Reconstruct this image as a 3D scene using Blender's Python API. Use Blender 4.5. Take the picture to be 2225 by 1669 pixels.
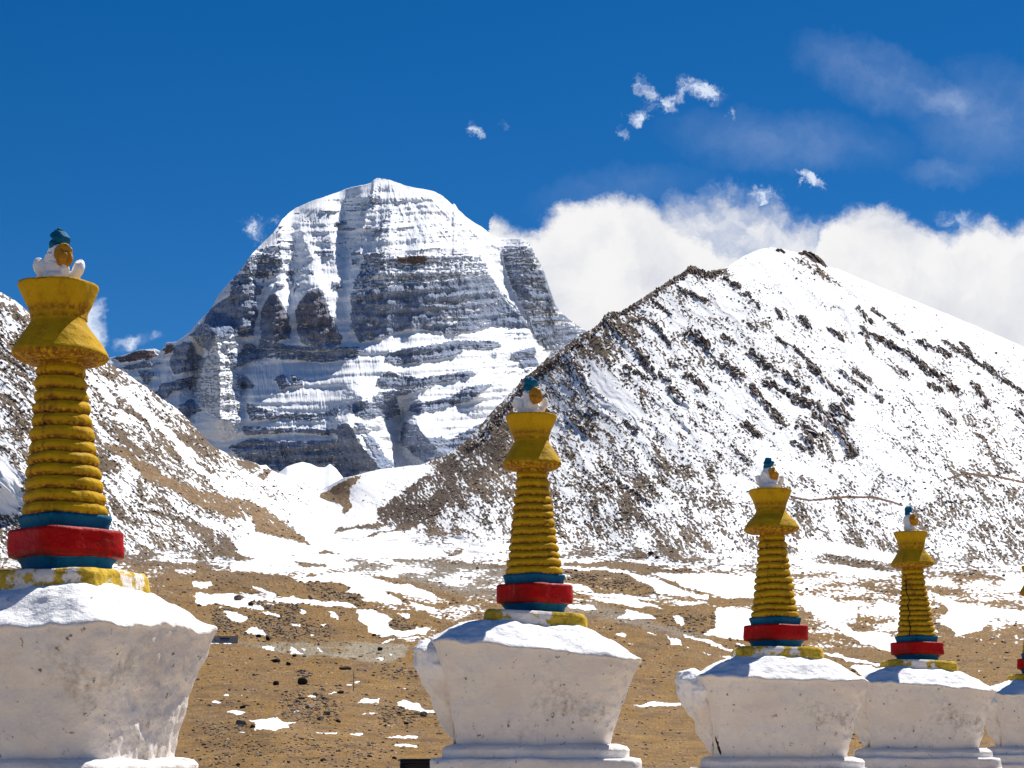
import bpy, math
import numpy as np
from math import radians, sin, cos, tan, atan, atan2, pi, sqrt

# ---------------------------------------------------------------- camera, world, sun, exposure
W, H, F = 2225.0, 1669.0, 4200.0          # photograph size and focal length in its pixels
CX, CY = W / 2, H / 2
TILT = atan(775.0 / F)
ZC = 1.8
SUN_AZ, SUN_EL = radians(41), radians(57)  # azimuth measured from the view direction to the right
scene = bpy.context.scene
for o in list(bpy.data.objects): bpy.data.objects.remove(o)

cam_d = bpy.data.cameras.new("camera")
cam = bpy.data.objects.new("camera", cam_d)
scene.collection.objects.link(cam)
cam.location = (0, 0, ZC)
cam.rotation_euler = (pi / 2 + TILT, 0, 0)
cam_d.sensor_width = 36.0
cam_d.lens = 36.0 * F / W
cam_d.clip_start = 0.1
cam_d.clip_end = 60000
scene.camera = cam

scene.view_settings.view_transform = 'Standard'
scene.view_settings.look = 'None'
scene.view_settings.exposure = 0.52
scene.view_settings.gamma = 1.0
scene.render.engine = 'CYCLES'
scene.cycles.max_bounces = 6
scene.cycles.diffuse_bounces = 4

sun_d = bpy.data.lights.new("sun", 'SUN')
sun = bpy.data.objects.new("sun", sun_d)
scene.collection.objects.link(sun)
sun_d.energy = 5.0
sun_d.angle = radians(0.53)
sun_d.color = (1.0, 0.95, 0.87)
SV = np.array([cos(SUN_EL) * sin(SUN_AZ), cos(SUN_EL) * cos(SUN_AZ), sin(SUN_EL)])
sun.rotation_euler = (pi / 2 - SUN_EL, 0, pi - SUN_AZ)
sun.location = (30, 20, 60)


class NT:
    """small helper for writing node trees"""
    def __init__(s, tree):
        s.t = tree; s.n = tree.nodes; s.l = tree.links; s.n.clear()
    def node(s, typ, inp=None, **kw):
        nd = s.n.new(typ)
        for k, v in kw.items(): setattr(nd, k, v)
        for k, v in (inp or {}).items(): s.put(nd.inputs[k], v)
        return nd
    def put(s, sock, v):
        if isinstance(v, bpy.types.NodeSocket): s.l.new(v, sock)
        elif isinstance(v, bpy.types.Node): s.l.new(v.outputs[0], sock)
        else: sock.default_value = v
    def m(s, op, a, b=None, c=None, clamp=False):
        nd = s.n.new('ShaderNodeMath'); nd.operation = op; nd.use_clamp = clamp
        for i, v in enumerate((a, b, c)):
            if v is not None: s.put(nd.inputs[i], v)
        return nd.outputs[0]
    def vm(s, op, a, b=None):
        nd = s.n.new('ShaderNodeVectorMath'); nd.operation = op
        s.put(nd.inputs[0], a)
        if b is not None: s.put(nd.inputs[1], b)
        return nd.outputs[0]
    def noise(s, vec, scale, detail=4, rough=.5, dist=0.0, col=False):
        nd = s.node('ShaderNodeTexNoise', {'Vector': vec, 'Scale': scale, 'Detail': detail, 'Roughness': rough, 'Distortion': dist})
        return nd.outputs[1 if col else 0]
    def ss(s, x, lo, hi, a=0.0, b=1.0):
        nd = s.node('ShaderNodeMapRange', {'Value': x, 'From Min': lo, 'From Max': hi, 'To Min': a, 'To Max': b}, interpolation_type='SMOOTHSTEP')
        return nd.outputs[0]
    def mix(s, f, a, b, blend='MIX'):
        nd = s.n.new('ShaderNodeMix'); nd.data_type = 'RGBA'; nd.blend_type = blend
        s.put(nd.inputs[0], f); s.put(nd.inputs[6], a); s.put(nd.inputs[7], b)
        return nd.outputs[2]
    def mixf(s, f, a, b):
        nd = s.n.new('ShaderNodeMix'); nd.data_type = 'FLOAT'
        s.put(nd.inputs[0], f); s.put(nd.inputs[2], a); s.put(nd.inputs[3], b)
        return nd.outputs[0]
    def curve(s, x, pts):
        nd = s.n.new('ShaderNodeFloatCurve')
        c = nd.mapping.curves[0]
        while len(c.points) < len(pts): c.points.new(.5, .5)
        for p, q in zip(c.points, pts): p.location = q; p.handle_type = 'AUTO_CLAMPED'
        nd.mapping.update(); s.put(nd.inputs[1], x)
        return nd.outputs[0]


def gno(u, v):
    """photograph pixel -> (azimuth tangent, elevation tangent) of that direction in the world"""
    X = (np.asarray(u, float) - CX) / F; Y = (CY - np.asarray(v, float)) / F
    yy = cos(TILT) - Y * sin(TILT); zz = sin(TILT) + Y * cos(TILT)
    return X / yy, zz / yy


world = bpy.data.worlds.new("World")
scene.world = world
world.use_nodes = True
g = NT(world.node_tree)
sky = g.node('ShaderNodeTexSky', sky_type='NISHITA', sun_disc=False, sun_elevation=SUN_EL, sun_rotation=SUN_AZ,
             altitude=4700.0, air_density=1.15, dust_density=2.2, ozone_density=3.0)
skyc = g.node('ShaderNodeHueSaturation', {'Color': sky.outputs[0], 'Saturation': 1.38, 'Value': 0.87, 'Hue': 0.503}).outputs[0]
tc = g.node('ShaderNodeTexCoord').outputs[0]
sx = g.node('ShaderNodeSeparateXYZ', {0: tc})
yc = g.m('MAXIMUM', sx.outputs[1], 0.02)
P = g.m('DIVIDE', sx.outputs[0], yc)       # tangent of azimuth
Q = g.m('DIVIDE', sx.outputs[2], yc)       # tangent of elevation
pq = g.node('ShaderNodeCombineXYZ', {0: P, 1: Q, 2: 0.3}).outputs[0]
w1 = g.noise(pq, 9.0, 6, .55, col=True)
warp = g.vm('MULTIPLY', g.vm('SUBTRACT', w1, (.5, .5, .5)), (.028, .028, 0))
w2 = g.noise(pq, 70.0, 9, .66, col=True)
warp = g.vm('ADD', warp, g.vm('MULTIPLY', g.vm('SUBTRACT', w2, (.5, .5, .5)), (.020, .020, 0)))
wp = g.vm('ADD', pq, warp)
ws = g.node('ShaderNodeSeparateXYZ', {0: wp})
PW, QW = ws.outputs[0], ws.outputs[1]
fine = g.noise(wp, 42.0, 9, .62)
puff = g.noise(wp, 16.0, 8, .55, 0.3)


def top_curve(pts, P_=PW):
    """height of a cloud bank's upper edge along the azimuth, as a float curve"""
    a, b = gno([p[0] for p in pts], [p[1] for p in pts])
    x = (a + .6) / 1.2; y = b
    return g.curve(g.m('MULTIPLY_ADD', P_, 1 / 1.2, .5), list(zip(x.tolist(), y.tolist())))


bankA = top_curve([(-1600, 2000), (1010, 1500), (1040, 482), (1085, 492), (1130, 505), (1165, 487), (1200, 463), (1250, 458), (1300, 434), (1360, 430), (1420, 438), (1470, 470),
                   (1530, 500), (1590, 520), (1640, 540), (1700, 560), (1760, 560), (1790, 520), (1820, 475), (1870, 462), (1910, 450), (1950, 455), (2000, 482),
                   (2060, 505), (2120, 480), (2150, 468), (2200, 490), (2290, 480), (2400, 500)])
bankB = top_curve([(-1600, 2000), (1380, 1000), (1420, 455), (1450, 405), (1500, 400), (1545, 385), (1590, 395), (1640, 420), (1700, 430), (1730, 460), (1790, 480), (1850, 480), (1950, 520), (2400, 520)])
dA = g.m('SUBTRACT', bankA, QW)
dB = g.m('SUBTRACT', bankB, QW)
mA = g.ss(g.m('ADD', dA, g.m('MULTIPLY', g.m('SUBTRACT', fine, .5), .010)), -.002, .010)
mA2 = g.m('MULTIPLY', mA, g.ss(puff, .20, .42, .80, 1.0))
mB = g.m('MULTIPLY', g.ss(g.m('ADD', dB, g.m('MULTIPLY', g.m('SUBTRACT', fine, .5), .03)), -.003, .022), g.ss(fine, .33, .68, .50, .92))
solid = g.m('MAXIMUM', mA2, mB)


w3 = g.noise(pq, 190.0, 8, .7, col=True)
wq = g.vm('ADD', g.vm('ADD', pq, g.vm('MULTIPLY', g.vm('SUBTRACT', w2, (.5, .5, .5)), (.024, .022, 0))), g.vm('MULTIPLY', g.vm('SUBTRACT', w3, (.5, .5, .5)), (.011, .011, 0)))
wqs = g.node('ShaderNodeSeparateXYZ', {0: wq})
wf = g.noise(wq, 60.0, 8, .7)


def blobs(lst, PX=None, QX=None):
    """small separate clouds: ellipses (u, v, half width, half height, angle, strength)"""
    out = None
    for (u, v, a, b, ang, k) in lst:
        p0, q0 = gno(u, v); p0 = float(p0); q0 = float(q0)
        dp = g.m('SUBTRACT', PX or PW, p0); dq = g.m('SUBTRACT', QX or QW, q0)
        c_, s_ = cos(radians(ang)), sin(radians(ang))
        x = g.m('MULTIPLY_ADD', dp, c_ * F / a, g.m('MULTIPLY', dq, s_ * F / a))
        y = g.m('MULTIPLY_ADD', dp, -s_ * F / b, g.m('MULTIPLY', dq, c_ * F / b))
        r = g.m('SQRT', g.m('MULTIPLY_ADD', x, x, g.m('MULTIPLY', y, y)))
        f = g.m('MULTIPLY', g.m('SUBTRACT', 1.0, r, clamp=True), k)
        out = f if out is None else g.m('MAXIMUM', out, f)
    return out


wisp = blobs([(1410, 196, 46, 22, -45, 1.0), (1438, 226, 56, 30, 0, 1.1), (1482, 200, 50, 26, 60, 1.0), (1535, 200, 60, 34, -15, 1.3), (1390, 256, 42, 24, 30, 1.0), (1350, 296, 24, 14, -30, .45),
              (1582, 246, 22, 14, -40, .6), (1765, 392, 44, 16, -42, 1.0), (1668, 425, 44, 34, 10, 1.2), (1030, 280, 40, 20, -45, 1.0), (1085, 272, 20, 16, 0, .45),
              (553, 497, 42, 26, -50, 1.1), (590, 490, 26, 16, 20, .5), (2075, 480, 90, 40, 0, .6)], wqs.outputs[0], wqs.outputs[1])
wisp = g.ss(g.m('MULTIPLY', wisp, g.ss(wf, .34, .66, .1, 1.6)), .04, 1.15)
left = blobs([(195, 700, 60, 60, 0, 1.5), (215, 730, 46, 50, 10, 1.4), (150, 680, 80, 70, 0, 1.2), (298, 730, 52, 26, 8, .95), (345, 722, 34, 18, 20, .5)])
left = g.ss(g.m('MULTIPLY', left, g.ss(fine, .3, .65, .35, 1.2)), .12, .95)
veil = blobs([(2050, 225, 150, 60, -12, .75), (2075, 235, 70, 45, -20, .8), (1900, 170, 230, 90, -25, .5), (1700, 310, 320, 90, -5, .38), (2060, 380, 120, 40, 0, .4), (2150, 260, 200, 160, 0, .45), (1350, 420, 260, 60, 10, .25)])
veil = g.m('MULTIPLY', veil, g.ss(fine, .25, .75, .16, .50))
cl = g.m('MAXIMUM', g.m('MAXIMUM', solid, wisp), g.m('MAXIMUM', left, veil), clamp=True)
# broad bank shading: thinner lilac hollows against bright tops
shade = g.m('ADD', g.ss(puff, .30, .62), g.ss(dA, .0, .06, .45, 0.0), clamp=True)
ccol = g.mix(shade, (6.7, 6.9, 7.5, 1), (8.9, 8.85, 8.9, 1))
CLOUD_GAIN = g.node('ShaderNodeVectorMath', {0: ccol, 'Scale': 1.0}, operation='SCALE').outputs[0]
ccv = g.mix(g.ss(solid, .05, .4), (6.8, 7.7, 9.3, 1), CLOUD_GAIN)
final = g.mix(cl, skyc, ccv)
front = g.ss(sx.outputs[1], .3, .6)
final = g.mix(front, skyc, final)
bg = g.node('ShaderNodeBackground', {'Color': final, 'Strength': 0.072})
g.l.new(bg.outputs[0], g.node('ShaderNodeOutputWorld').inputs[0])

# ---------------------------------------------------------------- numpy tools
_rng = np.random.RandomState(7)
_perm = _rng.permutation(256).astype(np.int32)
_perm = np.concatenate([_perm, _perm])
_ga = _rng.rand(256) * 2 * pi
_gx = np.cos(_ga).astype(np.float32); _gy = np.sin(_ga).astype(np.float32)
_g3 = _rng.normal(size=(256, 3)); _g3 /= np.linalg.norm(_g3, axis=1)[:, None]; _g3 = _g3.astype(np.float32)


def perlin(x, y, seed=0):
    x = np.asarray(x, np.float32) + seed * 17.31; y = np.asarray(y, np.float32) + seed * 9.77
    xi = np.floor(x).astype(np.int32); yi = np.floor(y).astype(np.int32)
    xf = x - xi; yf = y - yi
    xi &= 255; yi &= 255
    u = xf * xf * xf * (xf * (xf * 6 - 15) + 10); v = yf * yf * yf * (yf * (yf * 6 - 15) + 10)
    def gr(ix, iy, dx, dy):
        h = _perm[_perm[ix & 255] + (iy & 255)]
        return _gx[h] * dx + _gy[h] * dy
    a = gr(xi, yi, xf, yf); b = gr(xi + 1, yi, xf - 1, yf)
    c = gr(xi, yi + 1, xf, yf - 1); d = gr(xi + 1, yi + 1, xf - 1, yf - 1)
    return (a + u * (b - a)) * (1 - v) + (c + u * (d - c)) * v      # about -0.7..0.7


def fbm(x, y, oct=4, seed=0, gain=.5):
    s = 0; a = 1; t = 0
    for i in range(oct):
        s = s + a * perlin(x * 2 ** i, y * 2 ** i, seed + i * 3.1); t += a; a *= gain
    return s / t * 1.6


def ridged(x, y, oct=4, seed=0):
    s = 0; a = 1; t = 0
    for i in range(oct):
        s = s + a * (1 - 2.2 * np.abs(perlin(x * 2 ** i, y * 2 ** i, seed + i * 5.3))); t += a; a *= .5
    return s / t


def perlin3(p, seed=0):
    p = np.asarray(p, np.float32) + seed * 11.7
    i = np.floor(p).astype(np.int32); f = p - i
    w = f * f * f * (f * (f * 6 - 15) + 10)
    out = 0
    for dx in (0, 1):
        for dy in (0, 1):
            for dz in (0, 1):
                h = _perm[_perm[_perm[(i[:, 0] + dx) & 255] + ((i[:, 1] + dy) & 255)] + ((i[:, 2] + dz) & 255)]
                gv = _g3[h]
                d = gv[:, 0] * (f[:, 0] - dx) + gv[:, 1] * (f[:, 1] - dy) + gv[:, 2] * (f[:, 2] - dz)
                ww = (w[:, 0] if dx else 1 - w[:, 0]) * (w[:, 1] if dy else 1 - w[:, 1]) * (w[:, 2] if dz else 1 - w[:, 2])
                out = out + d * ww
    return out


def fbm3(p, scale, oct=4, seed=0):
    s = 0; a = 1; t = 0
    for i in range(oct):
        s = s + a * perlin3(p * (scale * 2 ** i), seed + i * 2.3); t += a; a *= .5
    return s / t * 1.6


def sstep(x, a, b):
    t = np.clip((x - a) / (b - a), 0, 1); return t * t * (3 - 2 * t)


CR = {'A': (500, 380, 5.53), 'B': (900, 380, 5.53), 'C': (220, 660, 5.53), 'E': (500, 660, 5.53), 'F': (900, 660, 5.53), 'G': (400, 860, 3.95),
      'K': (200, 360, 2.011), 'R': (1100, 500, 1.966), 'V': (400, 950, 3.16), 'L': (0, 600, 2.514), 'H': (440, 1260, 4.424), 'N': (440, 1360, 4.809),
      'M': (1230, 1180, 5.395), 'Q': (1440, 970, 2.373), 'S': (0, 0, 1.0)}


def pts(cr, s):
    """vertices written in the units of one survey sheet -> survey coordinates"""
    ox, oy, k = CR[cr]
    a = np.array([[float(c) for c in p.split(',')] for p in s.split()])
    return a / k + (ox, oy)


def seg_dist(U, V, P_):
    d = np.full(U.shape, 1e9, np.float32)
    for (x0, y0), (x1, y1) in zip(P_[:-1], P_[1:]):
        dx, dy = x1 - x0, y1 - y0; L = dx * dx + dy * dy + 1e-9
        t = np.clip(((U - x0) * dx + (V - y0) * dy) / L, 0, 1)
        d = np.minimum(d, np.hypot(U - x0 - t * dx, V - y0 - t * dy))
    return d


def inside(U, V, P_):
    r = np.zeros(U.shape, bool); n = len(P_)
    for i in range(n):
        x0, y0 = P_[i]; x1, y1 = P_[(i + 1) % n]
        if y0 == y1: continue
        c = ((y0 > V) != (y1 > V)) & (U < (x1 - x0) * (V - y0) / (y1 - y0) + x0)
        r ^= c
    return r


def box(U, V, P_, m):
    return np.nonzero((U > P_[:, 0].min() - m) & (U < P_[:, 0].max() + m) & (V > P_[:, 1].min() - m) & (V < P_[:, 1].max() + m))


def fill(F_, U, V, P_, val, soft=4.0, mode='set'):
    """blend val into field F_ inside polygon P_ with a soft edge"""
    ix = box(U, V, P_, soft * 1.5)
    if not len(ix[0]): return
    u, v = U[ix], V[ix]
    d = seg_dist(u, v, np.vstack([P_, P_[:1]])); ins = inside(u, v, P_)
    w = np.where(ins, .5 + .5 * np.clip(d / soft, 0, 1), .5 - .5 * np.clip(d / soft, 0, 1))
    w = w * w * (3 - 2 * w)
    if mode == 'set': F_[ix] = F_[ix] * (1 - w) + val * w
    elif mode == 'add': F_[ix] += val * w
    elif mode == 'rgb':
        for k in range(3): F_[..., k][ix] = F_[..., k][ix] * (1 - w) + val[k] * w


def stroke(F_, U, V, P_, wd, val, mode='set', pw=1.0):
    ix = box(U, V, P_, wd * 1.6)
    if not len(ix[0]): return
    d = seg_dist(U[ix], V[ix], P_)
    w = 1 - sstep(d, wd * .35, wd * 1.1)
    if mode == 'set': F_[ix] = F_[ix] * (1 - w) + val * w
    elif mode == 'max': F_[ix] = np.maximum(F_[ix], val * w)
    elif mode == 'add': F_[ix] += val * w
    elif mode == 'tent': F_[ix] += val * np.clip(1 - d / wd, 0, 1) ** pw


def rbf(ctrl, U, V, lam=1e-3):
    c = np.array(ctrl, float); X = c[:, :2] / 500.0; y = c[:, 2]
    n = len(X)
    def k(r2): return r2 * np.log(r2 + 1e-9) * .5
    A = np.zeros((n + 3, n + 3)); r2 = ((X[:, None] - X[None]) ** 2).sum(-1)
    A[:n, :n] = k(r2) + lam * np.eye(n); A[:n, n] = 1; A[:n, n + 1:] = X; A[n:, :n] = A[:n, n:].T
    w = np.linalg.solve(A, np.concatenate([y, np.zeros(3)]))
    u = U / 500.0; v = V / 500.0
    o = w[n] + w[n + 1] * u + w[n + 2] * v
    for i in range(n): o = o + w[i] * k((u - X[i, 0]) ** 2 + (v - X[i, 1]) ** 2)
    return o


def rays(U, V):
    """unit horizontal direction and elevation tangent of survey coordinates"""
    X = (U - CX) / F; Y = (CY - V) / F
    yy = cos(TILT) - Y * sin(TILT); zz = sin(TILT) + Y * cos(TILT)
    h = np.hypot(X, yy)
    return X / h, yy / h, zz / h


def to_xyz(U, V, D):
    hx, hy, t = rays(U, V)
    return np.stack([hx * D, hy * D, ZC + t * D], -1)


def at(u, v, D):
    p = to_xyz(np.array(float(u)), np.array(float(v)), D); return p


def smooth_rows(A, n, axis=0):
    for _ in range(2):
        c = np.cumsum(np.insert(np.pad(A, [(n, n) if a == axis else (0, 0) for a in range(A.ndim)], mode='edge'), 0, 0, axis=axis), axis=axis)
        A = (np.take(c, range(2 * n + 1, c.shape[axis]), axis) - np.take(c, range(0, c.shape[axis] - 2 * n - 1), axis)) / (2 * n + 1)
    return A


def link(o, parent=None):
    scene.collection.objects.link(o)
    if parent: o.parent = parent
    return o


def mesh_obj(name, verts, faces, mat, parent=None, smooth=True, attrs=None, loc=None):
    """verts (n,3), faces (m,4 or 3) -> one mesh object"""
    verts = np.asarray(verts, np.float32); faces = np.asarray(faces, np.int32)
    me = bpy.data.meshes.new(name)
    n, m, k = len(verts), len(faces), faces.shape[1]
    me.vertices.add(n); me.vertices.foreach_set('co', verts.ravel())
    me.loops.add(m * k); me.loops.foreach_set('vertex_index', faces.ravel())
    me.polygons.add(m); me.polygons.foreach_set('loop_start', np.arange(0, m * k, k, dtype=np.int32))
    me.polygons.foreach_set('loop_total', np.full(m, k, np.int32))
    me.polygons.foreach_set('use_smooth', np.full(m, smooth))
    for an, av in (attrs or {}).items():
        if av.ndim == 2:
            a = me.attributes.new(an, 'FLOAT_COLOR', 'POINT')
            a.data.foreach_set('color', np.concatenate([av, np.ones((n, 1))], 1).astype(np.float32).ravel())
        else:
            a = me.attributes.new(an, 'FLOAT', 'POINT'); a.data.foreach_set('value', av.astype(np.float32))
    me.update(calc_edges=True); me.validate()
    if mat: me.materials.append(mat)
    o = bpy.data.objects.new(name, me)
    if loc is not None: o.location = loc
    return link(o, parent)


def grid_faces(nr, nc, closed=False):
    i = np.arange(nr * nc).reshape(nr, nc)
    if closed: i = np.concatenate([i, i[:, :1]], 1)
    return np.stack([i[:-1, :-1], i[1:, :-1], i[1:, 1:], i[:-1, 1:]], -1).reshape(-1, 4)


def sub_mesh(V3, Fc, keep):
    f = Fc[keep]; used = np.unique(f)
    mp = np.full(len(V3), -1, np.int32); mp[used] = np.arange(len(used))
    return used, mp[f]


def tag(o, label=None, cat=None, group=None, kind=None):
    if label: o['label'] = label
    if cat: o['category'] = cat
    if group: o['group'] = group
    if kind: o['kind'] = kind
    return o


def empty(name, loc):
    o = bpy.data.objects.new(name, None); o.location = loc; o.empty_display_size = .2
    return link(o)


def new_mat(name):
    m = bpy.data.materials.new(name); m.use_nodes = True
    return m, NT(m.node_tree)


def finish(g_, col, rough=.9, bump=None, spec=.2, **kw):
    b = g_.node('ShaderNodeBsdfPrincipled', {'Base Color': col, 'Roughness': rough, 'Specular IOR Level': spec})
    if bump is not None: g_.put(b.inputs['Normal'], bump)
    for k, v in kw.items(): g_.put(b.inputs[k], v)
    g_.l.new(b.outputs[0], g_.node('ShaderNodeOutputMaterial').inputs[0])
    return b


# ---------------------------------------------------------------- terrain material: snow over rock, mask on the mesh
def terrain_mat(name, scale, edge=.08, snow=(.80, .81, .83, 1), bump_d=.6, grain=.5, lo=.62, hi=1.42):
    m, g_ = new_mat(name)
    pos = g_.node('ShaderNodeNewGeometry').outputs[0]
    rk = g_.node('ShaderNodeAttribute', attribute_name='rock').outputs['Fac']
    rc = g_.node('ShaderNodeAttribute', attribute_name='rockcol').outputs['Color']
    n1 = g_.noise(pos, scale, 6, .62)
    n2 = g_.noise(pos, scale * .23, 4, .6)
    r = g_.m('ADD', rk, g_.m('MULTIPLY', g_.m('SUBTRACT', n1, .5), grain))
    f = g_.ss(r, .5 - edge, .5 + edge)
    var = g_.m('MULTIPLY', g_.ss(n1, .25, .75, lo, hi), g_.ss(n2, .3, .7, .8, 1.2))
    rc2 = g_.node('ShaderNodeVectorMath', {0: rc, 'Scale': var}, operation='SCALE').outputs[0]
    col = g_.mix(f, snow, rc2)
    bh = g_.m('MULTIPLY_ADD', f, .5, g_.m('MULTIPLY', n1, g_.mixf(f, .25, 1.6)))
    bp = g_.node('ShaderNodeBump', {'Height': bh, 'Distance': bump_d, 'Strength': .8})
    finish(g_, col, .92, bp, .15)
    return m


M_MTN = terrain_mat('snowy_slope', .45, bump_d=1.2)
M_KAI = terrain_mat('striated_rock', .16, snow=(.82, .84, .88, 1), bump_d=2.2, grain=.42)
M_GND = terrain_mat('plain_earth', 1.1, bump_d=.12, grain=.30, lo=.88, hi=1.12)

# ---------------------------------------------------------------- front terrain (plain, both flanking mountains): one survey grid
SIL = np.array([(-200, 520), (0, 634), (29, 650), (63, 677), (140, 728), (222, 781), (241, 793), (270, 807), (299, 829), (328, 848), (357, 870), (386, 889), (415, 918), (444, 952), (463, 971),
                (480, 978), (508, 992), (530, 1000), (548, 1003), (565, 1012), (578, 1010), (590, 1022), (608, 1029), (648, 1044), (677, 1056), (697, 1064), (720, 1052), (747, 1038), (772, 1033), (822, 1020),
                (871, 1015), (916, 1009), (946, 998), (976, 984), (1016, 955), (1045, 921), (1075, 887), (1110, 852), (1135, 822), (1165, 798), (1195, 768), (1224, 753), (1264, 726), (1290, 712),
                (1303, 702), (1314, 681), (1329, 675), (1349, 677), (1385, 653), (1425, 627), (1456, 607), (1481, 592), (1495, 579), (1502, 575), (1517, 579), (1530, 588), (1542, 591), (1556, 587), (1568, 584),
                (1583, 578), (1614, 557), (1649, 542), (1675, 537), (1700, 541), (1731, 549), (1745, 545), (1766, 547), (1787, 564), (1797, 578), (1822, 585), (1893, 615), (1975, 649), (2046, 677),
                (2117, 707), (2225, 753), (2440, 850)], float)
US = 1.35
us = np.arange(-150, 2376, US)
NR = 830
top = np.interp(us, SIL[:, 0], SIL[:, 1])
top += fbm(us / 22, us * 0, 4, 3) * 1.6
rough_ridge = np.interp(us, [900, 1010, 1100, 1560, 1600, 1800, 2300], [0, 1, 2.2, 2.2, .4, .3, .2])
top += -np.abs(fbm(us / 9, us * 0 + 4, 3, 5)) * 5 * rough_ridge + rough_ridge * 1.5
rr = (np.arange(NR) / (NR - 1.0)) ** 1.08
V0 = top[None] + (1735 - top[None]) * rr[:, None]
U0 = np.repeat(us[None], NR, 0)
# survey distances (metres): u, v, ln D
CT = [(-150, 1735, 96), (400, 1735, 96), (1100, 1735, 96), (1700, 1735, 96), (2370, 1735, 96), (-150, 1669, 118), (600, 1669, 118), (1200, 1669, 118), (1800, 1669, 118), (2370, 1669, 118),
      (0, 1600, 150), (600, 1600, 150), (1200, 1600, 150), (1800, 1600, 150), (2300, 1600, 150), (0, 1500, 235), (600, 1500, 235), (1200, 1500, 240), (1800, 1500, 240), (2300, 1500, 240),
      (0, 1400, 400), (600, 1402, 400), (1200, 1400, 420), (1800, 1400, 430), (2300, 1410, 430), (0, 1300, 640), (600, 1300, 620), (1200, 1300, 640), (1800, 1320, 620), (2300, 1320, 620),
      (0, 1230, 820), (450, 1235, 800), (900, 1220, 830), (1300, 1230, 820), (1800, 1240, 810), (2300, 1250, 800),
      (-150, 1100, 960), (0, 1050, 1000), (0, 850, 1180), (-150, 550, 1400), (0, 634, 1380), (222, 781, 1360), (222, 950, 1150), (222, 1100, 980), (386, 889, 1480), (400, 1050, 1180), (480, 978, 1620), (550, 1100, 1250),
      (697, 1064, 1820), (680, 1110, 1450), (650, 1180, 1050), (760, 1180, 1040), (747, 1038, 1600), (822, 1020, 1560), (946, 998, 1520), (850, 1090, 1290), (950, 1130, 1080),
      (1045, 921, 1480), (1000, 1050, 1210), (930, 1080, 1200), (1165, 798, 1500), (1303, 702, 1480), (1100, 1050, 1130), (1200, 950, 1260), (1300, 850, 1290), (1300, 1100, 1010), (1502, 575, 1640), (1500, 750, 1420), (1500, 950, 1200), (1500, 1130, 960),
      (1675, 537, 1800), (1750, 700, 1620), (1750, 900, 1340), (1750, 1100, 1040), (1900, 615, 1900), (2000, 800, 1640), (2000, 1000, 1280), (2225, 753, 2000), (2225, 900, 1720), (2225, 1080, 1200), (2370, 820, 2050), (2370, 1100, 1250)]
CT = [(a, b, c * (1 + .4 * float(sstep(1600.0 - b, 0, 200)))) for a, b, c in CT]
CT = [(a, b, math.log(1150 + (c - 1150) * .45 if b < 1236 else c)) for a, b, c in CT]   # flanks rise at about thirty degrees
D0 = np.exp(rbf(CT, U0, V0, 2e-3))
# gullies running down the slopes
ca, sa = cos(radians(45)), sin(radians(45))
al = U0 * ca + V0 * sa; ac = -U0 * sa + V0 * ca                        # along / across the right mountain's fall line
cl_, sl_ = cos(radians(37)), sin(radians(37))
al2 = U0 * cl_ + V0 * sl_; ac2 = -U0 * sl_ + V0 * cl_
GL = np.array([(-150, 1236), (250, 1222), (450, 1238), (600, 1200), (690, 1168), (800, 1168), (900, 1188), (1230, 1215), (1640, 1238), (2225, 1255), (2400, 1258)], float)
gline = np.interp(us, GL[:, 0], GL[:, 1]) + fbm(us / 150, us * 0 + 2, 4, 9) * 26
xv = np.interp(V0, [1050, 1064, 1130, 1170, 1200], [697, 697, 735, 700, 700])
wm = sstep(gline[None] - V0, 0, 60)                                      # 1 on mountains
isR = sstep(U0 - xv, -30, 30) * wm; isL = (1 - sstep(U0 - xv, -30, 30)) * wm
wN = 1 - wm
wa = fbm(al / 90, ac / 90, 3, 31) * 22
gul = isR * (ridged(al / 260 + .3, (ac + wa) / 62, 3, 12) * 15 + fbm(al / 60, (ac + wa) / 18, 3, 14) * 4.5)
gul += isL * (ridged(al2 / 300, (ac2 + wa) / 52, 3, 22) * 12 + fbm(al2 / 60, (ac2 + wa) / 14, 3, 24) * 4)
gul += wN * np.clip((D0 - 150) / 500, 0, 1) * (fbm(U0 / 130, V0 / 34, 3, 33) * 22 + fbm(U0 / 50, V0 / 12, 3, 34) * 4.5)
edge_fade = sstep(V0 - top[None], 0, 30)
D0 = D0 - gul * np.where(wN > .5, 1.0, .42) * edge_fade

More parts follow.
